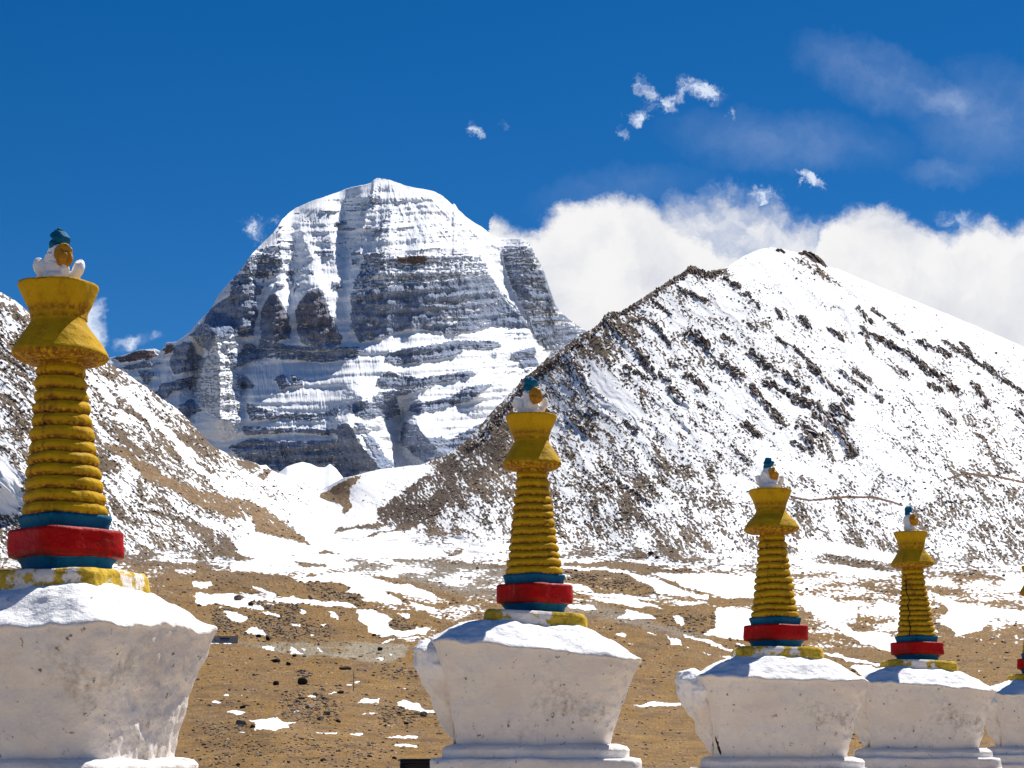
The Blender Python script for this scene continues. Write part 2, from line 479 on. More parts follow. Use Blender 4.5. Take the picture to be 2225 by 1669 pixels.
# ---- rock/snow field (0 snow .. 1 bare) painted on a warped copy of the coordinates so that edges run ragged
WU = U0 + fbm(U0 / 26, V0 / 18, 4, 41) * 9 + fbm(U0 / 7, V0 / 5, 2, 43) * 2.6
WV = V0 + fbm(U0 / 30, V0 / 16, 4, 42) * 5 + fbm(U0 / 7, V0 / 4, 2, 44) * 1.8
BASE = [(-150, 600, .50), (0, 700, .48), (0, 900, .46), (0, 1100, .42), (0, 1200, .55), (200, 800, .48), (200, 950, .50), (200, 1100, .45), (100, 1180, .45), (300, 1200, .50), (330, 1000, .52), (350, 1100, .44), (330, 860, .42), (430, 960, .55),
        (450, 1080, .42), (420, 1160, .45), (550, 1060, .30), (600, 1120, .22), (680, 1100, .14), (640, 1160, .10), (520, 1200, .14), (560, 1010, .30), (760, 1090, .10), (820, 1060, .06), (900, 1040, .16), (950, 1100, .60), (900, 1150, .30), (980, 1180, .22), (800, 1170, .08),
        (1045, 950, .62), (1050, 1050, .62), (1100, 1000, .62), (1100, 1100, .42), (1080, 1180, .34), (1150, 870, .55), (1200, 800, .55), (1200, 950, .42), (1200, 1060, .45), (1250, 1160, .44), (1300, 760, .50), (1300, 880, .34), (1300, 1000, .44), (1330, 1100, .50), (1400, 1180, .46),
        (1400, 720, .38), (1400, 850, .32), (1450, 960, .38), (1450, 1060, .46), (1550, 640, .28), (1550, 760, .34), (1600, 860, .30), (1600, 960, .30), (1560, 1080, .40), (1600, 1170, .36), (1700, 560, .22), (1700, 680, .20), (1750, 800, .26), (1750, 940, .22), (1750, 1040, .30),
        (1740, 1150, .40), (1850, 620, .05), (1850, 760, .24), (1900, 900, .26), (1900, 1000, .26), (1900, 1120, .36), (1900, 1200, .42), (2000, 680, .08), (2000, 800, .24), (2050, 950, .30), (2050, 1100, .38), (2050, 1200, .44), (2180, 760, .10), (2200, 900, .30), (2200, 1050, .42), (2200, 1180, .44), (2350, 1000, .40),
        (0, 1260, .74), (250, 1250, .70), (450, 1270, .72), (650, 1240, .30), (800, 1230, .46), (950, 1240, .55), (1100, 1240, .58), (1300, 1260, .60), (1500, 1240, .56), (1700, 1260, .52), (1900, 1270, .55), (2100, 1280, .55), (2250, 1280, .5),
        (450, 1330, .82), (700, 1320, .86), (850, 1300, .60), (950, 1350, .60), (1100, 1330, .72), (1250, 1330, .72), (1400, 1370, .88), (1600, 1340, .55), (1800, 1330, .48), (1950, 1350, .45), (2150, 1340, .45), (2250, 1360, .44), (1650, 1400, .9), (1850, 1410, .75), (2150, 1412, .85),
        (500, 1400, .98), (800, 1400, .98), (1100, 1420, 1.0), (1450, 1430, 1.0), (1900, 1450, 1.05), (2250, 1450, 1.05), (0, 1500, 1.05), (600, 1500, 1.05), (1200, 1500, 1.05), (1800, 1520, 1.08), (2300, 1520, 1.08), (0, 1669, 1.1), (1100, 1669, 1.1), (2300, 1669, 1.1), (0, 1400, .95), (0, 1330, .85)]
S = rbf(BASE, WU, WV, 5e-3)
relief = np.zeros_like(U0)

ROCKS = [  # sheet, width on sheet, polyline : crags of the right mountain
    ('R', 20, '770,430 830,470 880,530'), ('R', 12, '920,455 975,492'), ('R', 11, '700,560 735,592'), ('R', 14, '760,620 800,640 860,700'), ('R', 22, '900,560 960,600 1010,630'),
    ('R', 17, '1040,520 1100,580 1180,620 1290,690'), ('R', 18, '1100,650 1180,700 1310,750'), ('R', 18, '1040,670 1120,760 1180,830'), ('R', 20, '700,680 765,745'), ('R', 13, '650,615 700,650'),
    ('R', 13, '1020,825 1080,890'), ('R', 19, '275,790 350,880'), ('R', 14, '350,760 390,800'), ('R', 14, '500,820 560,870'), ('R', 13, '960,920 1040,1000'), ('R', 34, '1260,830 1330,925'), ('R', 27, '1330,780 1420,850 1480,955'),
    ('R', 22, '1390,750 1475,825'), ('R', 15, '1290,580 1400,680 1480,745'), ('R', 8, '1150,460 1250,520 1330,600'), ('R', 10, '1250,370 1300,420'), ('R', 12, '1380,425 1440,470'), ('R', 9, '1430,605 1540,690'),
    ('R', 11, '1570,700 1610,740'), ('R', 9, '1500,335 1560,400'), ('R', 13, '1520,430 1640,490 1760,560'), ('R', 15, '1770,580 1860,640'), ('R', 12, '1800,655 1860,690'), ('R', 15, '1880,660 1940,700'),
    ('R', 17, '1980,650 2060,750'), ('R', 10, '2040,570 2110,640'), ('R', 6, '1860,470 2000,560 2100,630'), ('R', 11, '1850,765 1920,825'), ('R', 17, '2180,780 2230,815'), ('R', 12, '1760,480 1900,540'),
    ('R', 8, '930,205 1000,250'), ('R', 10, '870,180 935,172'), ('R', 10, '1020,270 1080,330'), ('R', 9, '1150,340 1180,380'), ('R', 11, '440,1060 560,1130 620,1180'), ('R', 6, '420,1030 460,1070'),
    ('R', 15, '425,365 445,400 425,450'), ('R', 11, '360,450 330,480'), ('R', 16, '430,380 480,440 520,480 600,560 640,640'), ('R', 18, '280,540 340,655'), ('R', 11, '560,370 650,420 700,500'), ('R', 9, '1680,600 1712,620'), ('R', 10, '1220,905 1275,945'), ('R', 9, '1540,480 1560,510'),
    ('R', 10, '500,580 600,640'), ('R', 9, '1350,880 1400,990'), ('R', 9, '1440,980 1500,960'), ('R', 8, '1640,400 1690,440'), ('R', 8, '620,300 700,360'), ('R', 9, '740,250 860,310'), ('R', 8, '1030,400 1070,430'),
    ('R', 7, '1560,340 1620,380'), ('R', 8, '1940,480 1990,540'), ('R', 9, '2120,640 2212,700'), ('R', 7, '240,640 300,700'), ('R', 9, '60,1180 120,1260'), ('R', 8, '1480,600 1560,650')]
RU = U0 + fbm(al / 30, ac / 18, 4, 45) * 15 + fbm(al / 9, ac / 6, 3, 46) * 5
RV = V0 + fbm(al / 30, ac / 18, 4, 47) * 13 + fbm(al / 9, ac / 6, 3, 48) * 5
RW = np.zeros_like(U0); cut = fbm(al / 16, ac / 9, 4, 49)
for c, w, s in ROCKS:
    P_ = pts(c, s); w = w / CR[c][2]
    ix = box(RU, RV, P_, w * 2.6)
    if not len(ix[0]): continue
    d = seg_dist(RU[ix], RV[ix], P_) / (w * 1.25)
    q = np.clip(1.25 - d, 0, 1) + cut[ix] * .55 * (d < 2)
    q = q * (d < 2)
    RW[ix] = np.maximum(RW[ix], q)
    relief[ix] = np.maximum(relief[ix], sstep(q, .3, 1.05) * (w * .30 + .8))
S = S + .015 * isR * sstep(V0, 900, 1120)
S = S + (0.62 - S) * sstep(RW, .36, .62) * (S < .6)
rib = sstep(ridged(al / 150, (ac + wa) / 17, 3, 78), .45, .8) * sstep(fbm(al / 120, ac / 60, 2, 79), -.1, .3)
S = S + rib * isR * .13 * (S > .13) - .03 * isR + rib * isL * .12
crest = pts('R', '900,175 860,190 790,165 700,215 560,315 450,365 420,385 340,450 200,560 100,650 40,710 -60,830 -150,930')
stroke(S, WU, WV, crest, 13, .68, 'max'); stroke(relief, WU, WV, crest, 9, 3.2, 'max')
AREAS = [('V', .66, '1330,500 1560,330 1700,240 1900,80 2000,0 2212,0 2180,130 2000,280 1900,380 1750,480 1560,590 1400,620 1340,560', 6), ('R', .95, '1255,96 1300,90 1350,125 1372,158 1320,138 1270,110', 2),
         ('R', .50, '1180,100 1300,125 1400,200 1490,265 1400,235 1280,165', 7), ('R', .04, '1400,190 1560,240 1720,300 1860,360 2000,420 2212,510 2212,580 2000,500 1800,420 1600,340 1450,260', 8),
         ('R', .04, '960,180 1040,120 1120,90 1170,120 1240,230 1340,340 1440,420 1340,400 1240,300 1100,230', 8), ('R', .02, '1440,480 1560,540 1700,640 1760,640 1740,700 1640,660 1540,600', 8),
         ('R', .03, '370,610 430,590 470,680 560,760 620,820 540,790 440,720 360,660', 7), ('R', .05, '1000,860 1120,930 1260,1000 1360,1070 1240,1040 1080,960', 8), ('R', .03, '1330,600 1420,690 1560,760 1620,830 1520,800 1420,740', 7),
         ('R', .05, '1540,860 1700,960 1760,1060 1640,1040 1540,960', 10), ('R', .1, '880,640 1000,760 1040,830 980,800 880,700', 6),
         # valley and left slope
         ('V', .82, '930,402 1040,330 1120,285 1215,266 1150,340 1135,420 1160,480 1110,530 1075,465 1000,440', 3), ('V', .66, '990,672 1060,628 1200,600 1340,588 1400,600 1330,640 1180,625 1080,650', 4),
         ('V', .80, '1150,712 1280,668 1420,632 1480,605 1560,575 1635,590 1590,622 1500,660 1380,668', 4), ('V', .77, '0,330 100,370 260,400 400,430 560,490 680,590 770,650 870,742 780,745 690,740 640,690 540,640 470,650 480,580 350,560 260,530 0,430', 5),
         ('V', .70, '0,560 160,610 300,690 380,790 520,855 340,850 200,800 100,700 0,650', 7), ('V', .78, '740,810 830,770 960,778 1070,798 930,800 780,822', 4), ('V', .6, '1650,640 1800,600 1960,640 1840,690 1680,690', 6), ('V', .62, '1740,780 1920,770 1900,815 1800,815', 4),
         ('V', .05, '1150,380 1250,240 1500,215 1700,200 1640,260 1450,400 1330,480 1230,520 1170,490', 5), ('V', .03, '860,600 1000,560 1100,560 1200,580 1100,600 980,660 1000,720 1150,720 1480,640 1540,720 1640,840 1250,800 1000,790 900,700', 6),
         ('V', .72, '340,160 470,165 520,200 430,215 380,190', 3), ('V', .8, '510,270 560,215 590,230 560,300', 3),
         ('L', .76, '550,900 650,930 900,1080 1100,1170 1400,1240 1560,1340 1690,1470 1600,1475 1500,1420 1380,1400 1380,1330 1200,1280 1050,1220 900,1150 800,1120 700,1000', 7), ('L', .06, '450,500 560,590 640,700 600,690 500,600', 5),
         ('L', .1, '620,560 760,680 900,820 1060,960 1180,1060 1040,980 880,850 720,720', 5), ('L', .08, '960,930 1150,1080 1400,1180 1560,1260 1400,1220 1180,1130 1000,1010', 5), ('L', .8, '600,780 700,880 780,960 860,1010 760,980 660,900', 6),
         ('L', .75, '850,870 960,950 1010,1030 930,980', 5), ('L', .06, '490,760 600,880 640,910 540,850', 4), ('L', .05, '1330,1290 1390,1330 1390,1400 1560,1430 1700,1480 1760,1500 1640,1540 1400,1440', 6), ('L', .05, '0,1000 60,1010 110,1140 90,1290 0,1300', 8)]
for c, val, s, soft in AREAS: fill(S, WU, WV, pts(c, s), val, soft)
for s in ('1225,1142 1300,1155 1450,1140 1570,1142 1650,1162 1690,1176', '1890,1062 1960,1040 2080,1050 2240,1085'):
    stroke(S, U0, V0, pts('R', s), 3.2, .95, 'max')

# plain: snow patches and earth
LOW = [('S', .0, '440,1397 507,1396.5 509,1400 440,1401'), ('V', .05, '420,1110 760,1110 1130,1140 1200,1180 1000,1160 640,1130'), ('M', .05, '80,560 400,600 640,610 900,640 1000,670 700,640 300,620'), ('H', .08, '940,275 985,300 970,340 940,320'), ('H', .06, '560,300 760,340 740,352 600,330'), ('H', .06, '1120,435 1190,430 1170,450'), ('N', .03, '600,480 700,478 690,486'), ('N', .03, '1700,1010 1960,1030 2060,1026 1960,1038'), ('Q', .03, '560,560 760,600 980,620 1200,660 1150,680 900,650 640,600'), ('Q', .03, '1260,880 1340,900 1420,960 1300,960'),
       ('H', .0, '890,0 1000,-10 1240,-60 1500,-40 1760,20 1960,50 2120,90 2240,140 2240,215 2080,160 1920,130 1740,110 1900,190 1910,240 1860,240 1700,200 1590,180 1530,150 1480,130 1370,120 1420,60 1340,30 1200,10 1040,20'),
       ('H', .0, '1470,290 1640,280 1740,330 1840,380 1770,410 1820,480 1900,490 2200,460 2130,520 2000,530 1700,545 1590,510 1580,440 1520,390'), ('H', .02, '1980,210 2100,240 2230,270 2230,330 2110,290 2000,250'), ('H', .0, '1880,320 1990,340 2000,370 1920,355'),
       ('H', .02, '-100,20 60,30 100,60 0,80 -100,70'), ('H', .05, '-60,130 100,140 290,125 460,210 400,250 300,265 150,220 0,240 -60,220'), ('H', .05, '200,290 320,320 460,370 340,415 260,370'), ('H', .08, '490,62 600,90 720,150 640,140 520,95'),
       ('H', .05, '1210,310 1280,315 1310,370 1220,355'), ('H', .1, '430,270 560,255 600,290 500,290'), ('H', .05, '380,505 500,455 560,480 630,540 500,525'), ('H', .1, '820,195 880,155 930,250 860,230'), ('H', .05, '860,420 940,420 940,438 870,436'), ('H', .1, '1010,520 1080,545 1040,545'),
       ('H', .0, '580,645 640,630 700,645 690,680 620,680'), ('H', .0, '850,645 885,650 930,705 980,710 930,725 845,715'), ('H', .1, '960,650 990,655 980,685 960,680'), ('H', .1, '1110,645 1180,690 1160,700 1110,665'), ('H', .0, '1670,755 1730,755 1740,772 1690,770'), ('H', .0, '1790,705 1830,710 1810,725'),
       ('H', .0, '1720,595 1840,575 1830,588 1740,602'), ('H', .05, '1880,565 2080,550 2060,570'), ('H', .1, '1950,588 2060,580 2050,592'),
       ('N', .0, '215,718 290,708 280,735 230,732'), ('N', .0, '100,812 150,780 235,808 180,818'), ('N', .0, '255,895 330,885 490,900 420,925 340,922'), ('N', .0, '480,985 600,975 800,960 830,995 1020,1005 880,1030 925,1065 760,1080 650,1078 560,1090 555,1030'),
       ('N', .0, '885,905 960,890 1030,900 960,905'), ('N', .0, '1070,728 1180,722 1190,735 1120,745'), ('N', .0, '1270,712 1400,690 1400,710'), ('N', .0, '1490,612 1560,605 1570,625 1510,628'), ('N', .0, '1570,582 1630,572 1635,592 1590,597'),
       ('N', .0, '1610,805 1700,765 1760,780 1870,762 1860,810 1760,812'), ('N', .0, '1640,912 1830,910 1800,922 1680,922'), ('N', .0, '1160,1100 1300,1110 1450,1108 1380,1130 1300,1135 1200,1118'), ('N', .0, '1530,1125 1640,1122 1720,1140 1620,1142'),
       ('N', .0, '1880,1158 2020,1150 2240,1146 2240,1178 2080,1175'), ('N', .0, '1985,1245 2100,1240 2250,1242 2250,1268 2000,1262'), ('N', .0, '2040,800 2100,780 2180,800 2260,790 2290,850 2360,880 2480,900 2460,920 2280,900 2120,850 2040,830'), ('N', .0, '2090,648 2150,645 2140,656'), ('N', .0, '345,738 410,736 400,744'),
       ('N', .0, '330,848 375,848 370,856'), ('N', .0, '345,1108 480,1108 440,1116'), ('N', .0, '2600,1145 2700,1140 2690,1156'),
       ('M', .0, '-20,275 300,300 560,310 700,330 900,400 1200,470 1480,600 1400,625 1200,620 1080,580 950,480 860,450 700,360 560,330 300,320 -20,300'), ('M', .0, '1060,360 1150,345 1350,380 1480,420 1600,500 1700,590 1900,640 2230,640 2230,400 2000,420 1900,430 1700,500 1560,480 1380,440 1200,430 1120,400'),
       ('M', .0, '1770,755 1900,760 2100,790 2230,820 2230,1140 2050,1140 1900,1110 1780,1100 1620,1070 1760,1000 1770,900 1800,840'), ('M', .0, '-20,470 150,490 240,520 330,570 200,560 -20,530'), ('M', .0, '330,640 560,680 740,640 900,690 1080,740 1150,780 960,740 850,760 640,720 460,690'),
       ('M', .0, '0,690 100,720 330,740 370,780 250,790 60,760'), ('M', .02, '650,770 760,800 900,810 1040,880 1060,900 860,890 700,890 580,880 740,830'), ('M', .0, '1280,675 1400,690 1600,715 1480,722 1340,718'), ('M', .0, '1240,850 1330,850 1400,960 1340,970 1270,900'),
       ('M', .0, '930,1035 1070,1075 1040,1080'), ('M', .0, '1155,1070 1230,1110 1340,1140 1380,1200 1240,1190 1230,1130'), ('M', .1, '1365,1070 1500,1110 1700,1150 1900,1240 2070,1285 1980,1300 1700,1200 1560,1150 1400,1110'), ('M', .0, '1950,1165 2100,1210 2230,1240 2230,1260 2060,1215'),
       ('M', .0, '1555,1272 1700,1305 1660,1308'), ('M', .0, '1800,1325 2000,1335 2000,1350 1850,1340'), ('M', .05, '575,1080 680,1060 710,1090 640,1100'), ('M', .0, '720,1165 810,1195 790,1198'), ('M', .0, '1400,1215 1445,1232 1420,1232'),
       ('M', .0, '740,1900 1100,1860 1370,1880 1340,1910 900,1920'), ('M', .0, '1400,600 1640,610 1660,655 1500,650'),
       ('Q', .0, '680,770 850,780 980,840 1000,880 900,900 1000,960 1150,960 1220,1000 1180,1060 1000,1000 900,940 720,830'), ('Q', .0, '820,1065 900,1070 1000,1100 1160,1125 1100,1130 950,1100'), ('Q', .0, '1000,1120 1200,1160 1180,1185 1060,1190 960,1140'),
       ('Q', .0, '1380,750 1500,800 1640,830 1863,850 1863,900 1700,880 1640,950 1520,980 1440,900 1480,850'), ('Q', .0, '1600,1152 1650,1155 1630,1160'), ('Q', .0, '1120,790 1240,830 1200,880 1060,860'), ('Q', .05, '690,480 900,500 1200,560 1200,600 900,560 700,520'),
       ('Q', .05, '0,660 200,650 480,680 480,770 280,770 100,720'), ('Q', .0, '280,830 480,850 470,990 330,990 270,930')]
EARTH = [('V', .9, '0,960 100,920 400,930 700,960 900,990 1130,1030 1220,1120 1240,1200 1180,1220 1040,1190 960,1130 800,1130 600,1080 480,1030 330,1080 130,1050', 5), ('V', .7, '760,850 900,860 1000,880 950,900 820,895', 3), ('V', .62, '1120,880 1260,860 1420,880 1400,920 1240,930', 5),
         ('V', .95, '830,940 900,940 900,962 840,960', 3), ('V', .9, '1310,955 1500,980 1700,1020 1850,1060 1940,1110 1900,1140 1700,1080 1500,1020 1330,980', 4), ('V', .95, '1390,1060 1500,1100 1600,1130 1780,1170 1700,1180 1540,1150 1430,1110', 3), ('V', .9, '1300,1180 1500,1190 1700,1230 1790,1270 1600,1300 1480,1340 1400,1280 1440,1250', 4),
         ('V', .66, '1440,840 1700,850 2212,880 2212,960 2000,950 1750,900 1500,880', 5), ('V', .72, '1420,920 1560,930 1700,1000 2150,1060 2150,1120 1900,1080 1500,980', 5),
         ('M', .9, '0,225 300,235 560,225 760,235 900,260 1100,300 1400,300 1500,330 1750,420 1700,430 1480,400 1300,360 1060,350 920,330 740,310 540,290 300,275 0,265', 3), ('M', .8, '0,330 300,320 560,360 760,400 950,480 1060,560 1080,600 900,590 700,560 500,530 250,480 100,440', 4),
         ('M', .95, '1060,430 1200,420 1350,460 1520,500 1620,570 1720,610 1640,630 1500,625 1540,570 1420,540 1260,500 1140,460', 3), ('M', .88, '1150,780 1300,740 1560,720 1750,760 1810,850 1760,950 1700,1040 1560,1060 1400,1020 1240,1000 1100,980 1010,860 1250,850 1380,960 1340,850', 4),
         ('M', .9, '1620,650 1900,655 2230,650 2230,720 1900,740 1700,720', 3)]
for c, val, s, soft in EARTH: fill(S, WU, WV, pts(c, s), val, soft)
for c, val, s in LOW: fill(S, WU, WV, pts(c, s), val, 2.2)

# speckle: fallen rocks, elongated down the slopes
spR = fbm(al / 7.5, ac / 4.0, 3, 51) * .62 + fbm(al / 40, (ac + wa) / 11, 3, 52) * .34
spL = fbm(al2 / 8.5, ac2 / 3.6, 3, 53) * .60 + fbm(al2 / 50, (ac2 + wa) / 9, 3, 54) * .40
spG = fbm(U0 / 9.5, V0 / 3.2, 3, 55) * .52 + fbm(U0 / 60, V0 / 12, 3, 56) * .36
sp = isR * spR + isL * spL + wN * spG
patch = fbm(al / 70, (ac + wa) / 34, 3, 57) * isR + fbm(al2 / 90, (ac2 + wa) / 26, 3, 58) * isL + wN * fbm(U0 / 120, V0 / 26, 3, 59)
sp = sp + patch * .42
mid = 1 - np.clip(np.abs(S - .5) / .62, 0, 1) * .75
facet = ridged(al / 15, ac / 7, 3, 64)
ROCK = S + sp * mid * 1.05 - .26 * sstep(facet, .25, .75) * sstep(RW, .3, .5) * isR
ROCK -= .35 * sstep(fbm(al / 26, ac / 5, 3, 77), .22, .5) * sstep(RW, .3, .5)
ROCK = np.where((V0 > gline[None] + 150) & (S > .93), np.maximum(ROCK, .75), ROCK)
# relief: crags, boulders and frost-heaved earth
spk = sstep(fbm(U0 / 3.6, V0 / 2.3, 2, 83), .30, .44) * sstep(fbm(U0 / 46, V0 / 16, 3, 84), -.02, .35)
hair = sstep(1 - np.abs(fbm(al / 120, (ac + .35 * al + wa) / 16, 3, 85)) * 12, .2, .9) * sstep(fbm(al / 9, ac / 5, 3, 86), -.05, .25)
ROCK = np.where(ROCK < .46, ROCK + .55 * spk * wm, ROCK) + .45 * hair * isR * (S < .3) + .35 * spk * wN * (V0 < gline[None] + 40) * (ROCK < .4)
bare = sstep(ROCK, .42, .62)
crag = ridged(al / 22, ac / 10, 4, 61) * .8 + fbm(al / 7, ac / 4.5, 3, 62) * 1.0
hm = relief * (1.0 + .35 * crag) + bare * (.6 + .6 * fbm(U0 / 7, V0 / 6, 2, 63))
hm = np.where(relief > .3, hm, hm)
near = np.clip((V0 - 1390) / 60, 0, 1)
pat = np.clip(.5 + fbm(U0 / 90, V0 / 26, 3, 66) * 1.3, 0, 1)
peb = sstep(fbm(U0 / 4.2, V0 / 2.6, 2, 67) + pat * .18, .28, .42) * wN * sstep(ROCK, .5, .6)
peb2 = sstep(fbm(U0 / 11, V0 / 5.5, 3, 68) + pat * .16, .42, .55) * wN * sstep(ROCK, .5, .6)
hm = hm * (1 - .8 * near * (1 - np.clip(relief, 0, 1)))
hm += near * (fbm(U0 / 40, V0 / 9, 4, 65) * .9) + (peb * .7 + peb2 * 1.3) * (1 - .6 * near)
px = D0 / F
P3 = to_xyz(U0, V0, D0)
# macro normal of the slope
du = np.gradient(smooth_rows(smooth_rows(P3, 6, 0), 6, 1), axis=1); dv = np.gradient(smooth_rows(smooth_rows(P3, 6, 0), 6, 1), axis=0)
nn = np.cross(dv, du); nn /= np.linalg.norm(nn, axis=-1, keepdims=True) + 1e-9
nn *= np.sign(nn[..., 2:3])
nn = nn * .8 + np.array([0, -.3, .1]); nn /= np.linalg.norm(nn, axis=-1, keepdims=True)
P3 = P3 + nn * (hm * px * np.clip(edge_fade + .25, 0, 1))[..., None]

# albedo of what is not snow
c_rock = np.array([.105, .075, .055]); c_dark = np.array([.060, .045, .038]); c_scree = np.array([.16, .115, .075]); c_earth = np.array([.178, .098, .022]); c_grey = np.array([.15, .135, .12])
COL = np.zeros(U0.shape + (3,)); COL[:] = c_rock
t1 = np.clip(.5 + fbm(U0 / 90, V0 / 70, 3, 71) * .9, 0, 1)[..., None]
COL = COL * (1 - t1) + c_scree * t1
COL = COL * (1 - isL[..., None] * .35) + c_scree * isL[..., None] * .35
w_low = sstep(V0, 1190, 1300)[..., None]
mixe = np.clip(.68 + fbm(U0 / 110, V0 / 30, 4, 72) * 1.0, 0, 1)[..., None]
COL = COL * (1 - w_low) + (c_earth * mixe + np.array([.165, .102, .045]) * (1 - mixe)) * w_low
for c, s, colr, soft in [('V', '1330,500 1560,330 1700,240 1900,80 2000,0 2212,0 2180,130 2000,280 1900,380 1750,480 1560,590 1400,620', (.085, .060, .045), 8), ('V', '0,330 100,370 260,400 400,430 560,490 680,590 770,650 870,742 690,740 480,580 260,530 0,430', (.21, .135, .07), 6),
                         ('V', '930,402 1040,330 1120,285 1215,266 1150,340 1135,420 1160,480 1110,530 1000,440', (.19, .125, .07), 4), ('L', '550,900 650,930 900,1080 1100,1170 1400,1240 1560,1340 1690,1470 1380,1400 1050,1220 800,1120', (.20, .13, .07), 8),
                         ('R', '1255,90 1300,85 1350,120 1375,160 1320,140', (.03, .027, .027), 2), ('V', '760,840 1440,830 2212,900 2212,1120 1900,1080 1420,960 1120,930', (.19, .165, .135), 10),
                         ('H', '60,600 340,603 700,605 1400,608 1900,615 1990,640 1960,720 1850,775 1700,800 1400,760 1160,715 1000,745 780,705 560,650 300,615', (.235, .205, .15), 3),
                         ('M', '-20,740 300,700 700,800 1100,960 1500,1050 1700,1100 1300,1100 900,1000 400,900 -20,840', (.19, .155, .115), 8)]:
    fill(COL, WU, WV, pts(c, s), colr, soft, 'rgb')
pw = np.clip(peb * .7 + peb2, 0, 1)[..., None]; pc = np.clip(.5 + fbm(U0 / 6, V0 / 4, 2, 69) * 1.5, 0, 1)[..., None]
COL = COL * (1 - pw) + (np.array([.11, .075, .05]) * (1 - pc) + np.array([.25, .17, .10]) * pc) * pw
rel_w = np.clip(relief / 3, 0, 1)[..., None]
warm = np.clip(.45 + fbm(U0 / 16, V0 / 14, 2, 73) * 1.3, 0, 1)[..., None]
COL = COL * (1 - rel_w) + (np.array([.050, .040, .036]) * (1 - warm) + np.array([.185, .120, .080]) * warm) * rel_w
crd = seg_dist(U0, V0, crest); cw = (1 - sstep(crd, 8, 30))[..., None]
COL = COL * (1 - cw * .6) + np.array([.080, .052, .040]) * cw * .6
for s in ('1225,1142 1300,1155 1450,1140 1570,1142 1650,1162 1690,1176', '1890,1062 1960,1040 2080,1050 2240,1085'):
    w = (1 - sstep(seg_dist(U0, V0, pts('R', s)), 2, 5))[..., None]; COL = COL * (1 - w) + np.array([.13, .075, .05]) * w
dk = sstep(fbm(U0 / 70, V0 / 13, 4, 75), .02, .45)[..., None] * w_low * .55
COL = COL * (1 - dk) + np.array([.095, .055, .026]) * dk
yl_ = sstep(fbm(U0 / 120, V0 / 16, 4, 76), .1, .5)[..., None] * w_low * .45
COL = COL * (1 - yl_) + np.array([.235, .145, .045]) * yl_
COL *= (1 + fbm(U0 / 5, V0 / 3, 3, 74) * .45)[..., None]
COL = np.clip(COL, .01, 1)

# far side of the ridges: the ground falls away again behind the skyline
hx, hy, _ = rays(U0[0], V0[0])
back = []
for k, (dd, dz) in enumerate([(12, -1.5), (45, -14), (140, -70), (420, -230)]):
    q = P3[0].copy(); q[:, 0] += hx * dd; q[:, 1] += hy * dd; q[:, 2] = np.maximum(q[:, 2] + dz, -5)
    back.append(q)
back = np.array(back[::-1])
# near side: from the foot of the survey to the camera and past it
fr = []
for D_, z_ in [(80, .25), (60, .12), (40, .05), (22, .0), (10, 0), (3, 0)]:
    hx2, hy2, _ = rays(U0[-1], V0[-1]); q = np.stack([hx2 * D_, hy2 * D_, np.full(len(us), z_)], -1); q[:, 2] += fbm(q[:, 0] / 3, q[:, 1] / 3, 3, 81) * .05
    fr.append(q)
fr = np.array(fr)
ALLP = np.concatenate([back, P3, fr], 0)
pad = lambda A: np.concatenate([np.repeat(A[:1], 4, 0), A, np.repeat(A[-1:], len(fr), 0)], 0)
ALLR = pad(ROCK); ALLC = pad(COL); ALLC[-len(fr) + 1:] = (.36, .29, .21)  # unseen near ground coloured paler, to bounce light onto the shaded chorten fronts
lab = np.zeros(U0.shape, int)
lab[(V0 < gline[None]) & (U0 < xv)] = 1; lab[(V0 < gline[None]) & (U0 >= xv)] = 2
lab = pad(lab)
nrr, ncc = lab.shape
FA = grid_faces(nrr, ncc); fl = lab[:-1, :-1].ravel()
VV = ALLP.reshape(-1, 3); RR = ALLR.ravel(); CC = ALLC.reshape(-1, 3)
for L_, nm, mt in ((0, 'ground', M_GND), (1, 'mountain_left', M_MTN), (2, 'mountain_right', M_MTN)):
    used, f = sub_mesh(VV, FA, fl == L_)
    v_ = VV[used]; r_ = RR[used]; c_ = CC[used]
    if L_ == 0:  # the plain all round and behind the camera, just under the surveyed sheet; out of view, made pale to bounce light
        a_ = np.linspace(0, 2 * pi, 97)[:-1]; rad = np.array([0.0, 8, 30, 90, 300, 1000, 3000, 7000])
        ex = np.stack([np.outer(rad, np.cos(a_)), np.outer(rad, np.sin(a_)), np.repeat(np.array([-.12, -.12, -.15, -.25, -1, -2, -2, -2])[:, None], 96, 1)], -1).reshape(-1, 3)
        ef = grid_faces(len(rad), 96, True) [:, ::-1] + len(v_)
        v_ = np.concatenate([v_, ex]); f = np.concatenate([f, ef]); r_ = np.concatenate([r_, np.full(len(ex), .9)]); c_ = np.concatenate([c_, np.repeat(np.array([[.36, .29, .21]]), len(ex), 0)])
    o = mesh_obj(nm, v_, f, mt, attrs={'rock': r_, 'rockcol': c_})
    tag(o, {0: 'brown stony plain with snow patches rising to the mountains', 1: 'snow streaked scree slope at the left of the valley', 2: 'craggy snow covered mountain at the right of the valley'}[L_], {0: 'ground', 1: 'mountain', 2: 'mountain'}[L_], kind='structure')


def ground_D(u, v):
    """distance of the terrain surface at a survey point"""
    j = int(round((u - us[0]) / US)); j = min(max(j, 0), len(us) - 1)
    i = int(np.argmin(np.abs(V0[:, j] - v)))
    p = P3[i, j]
    return p

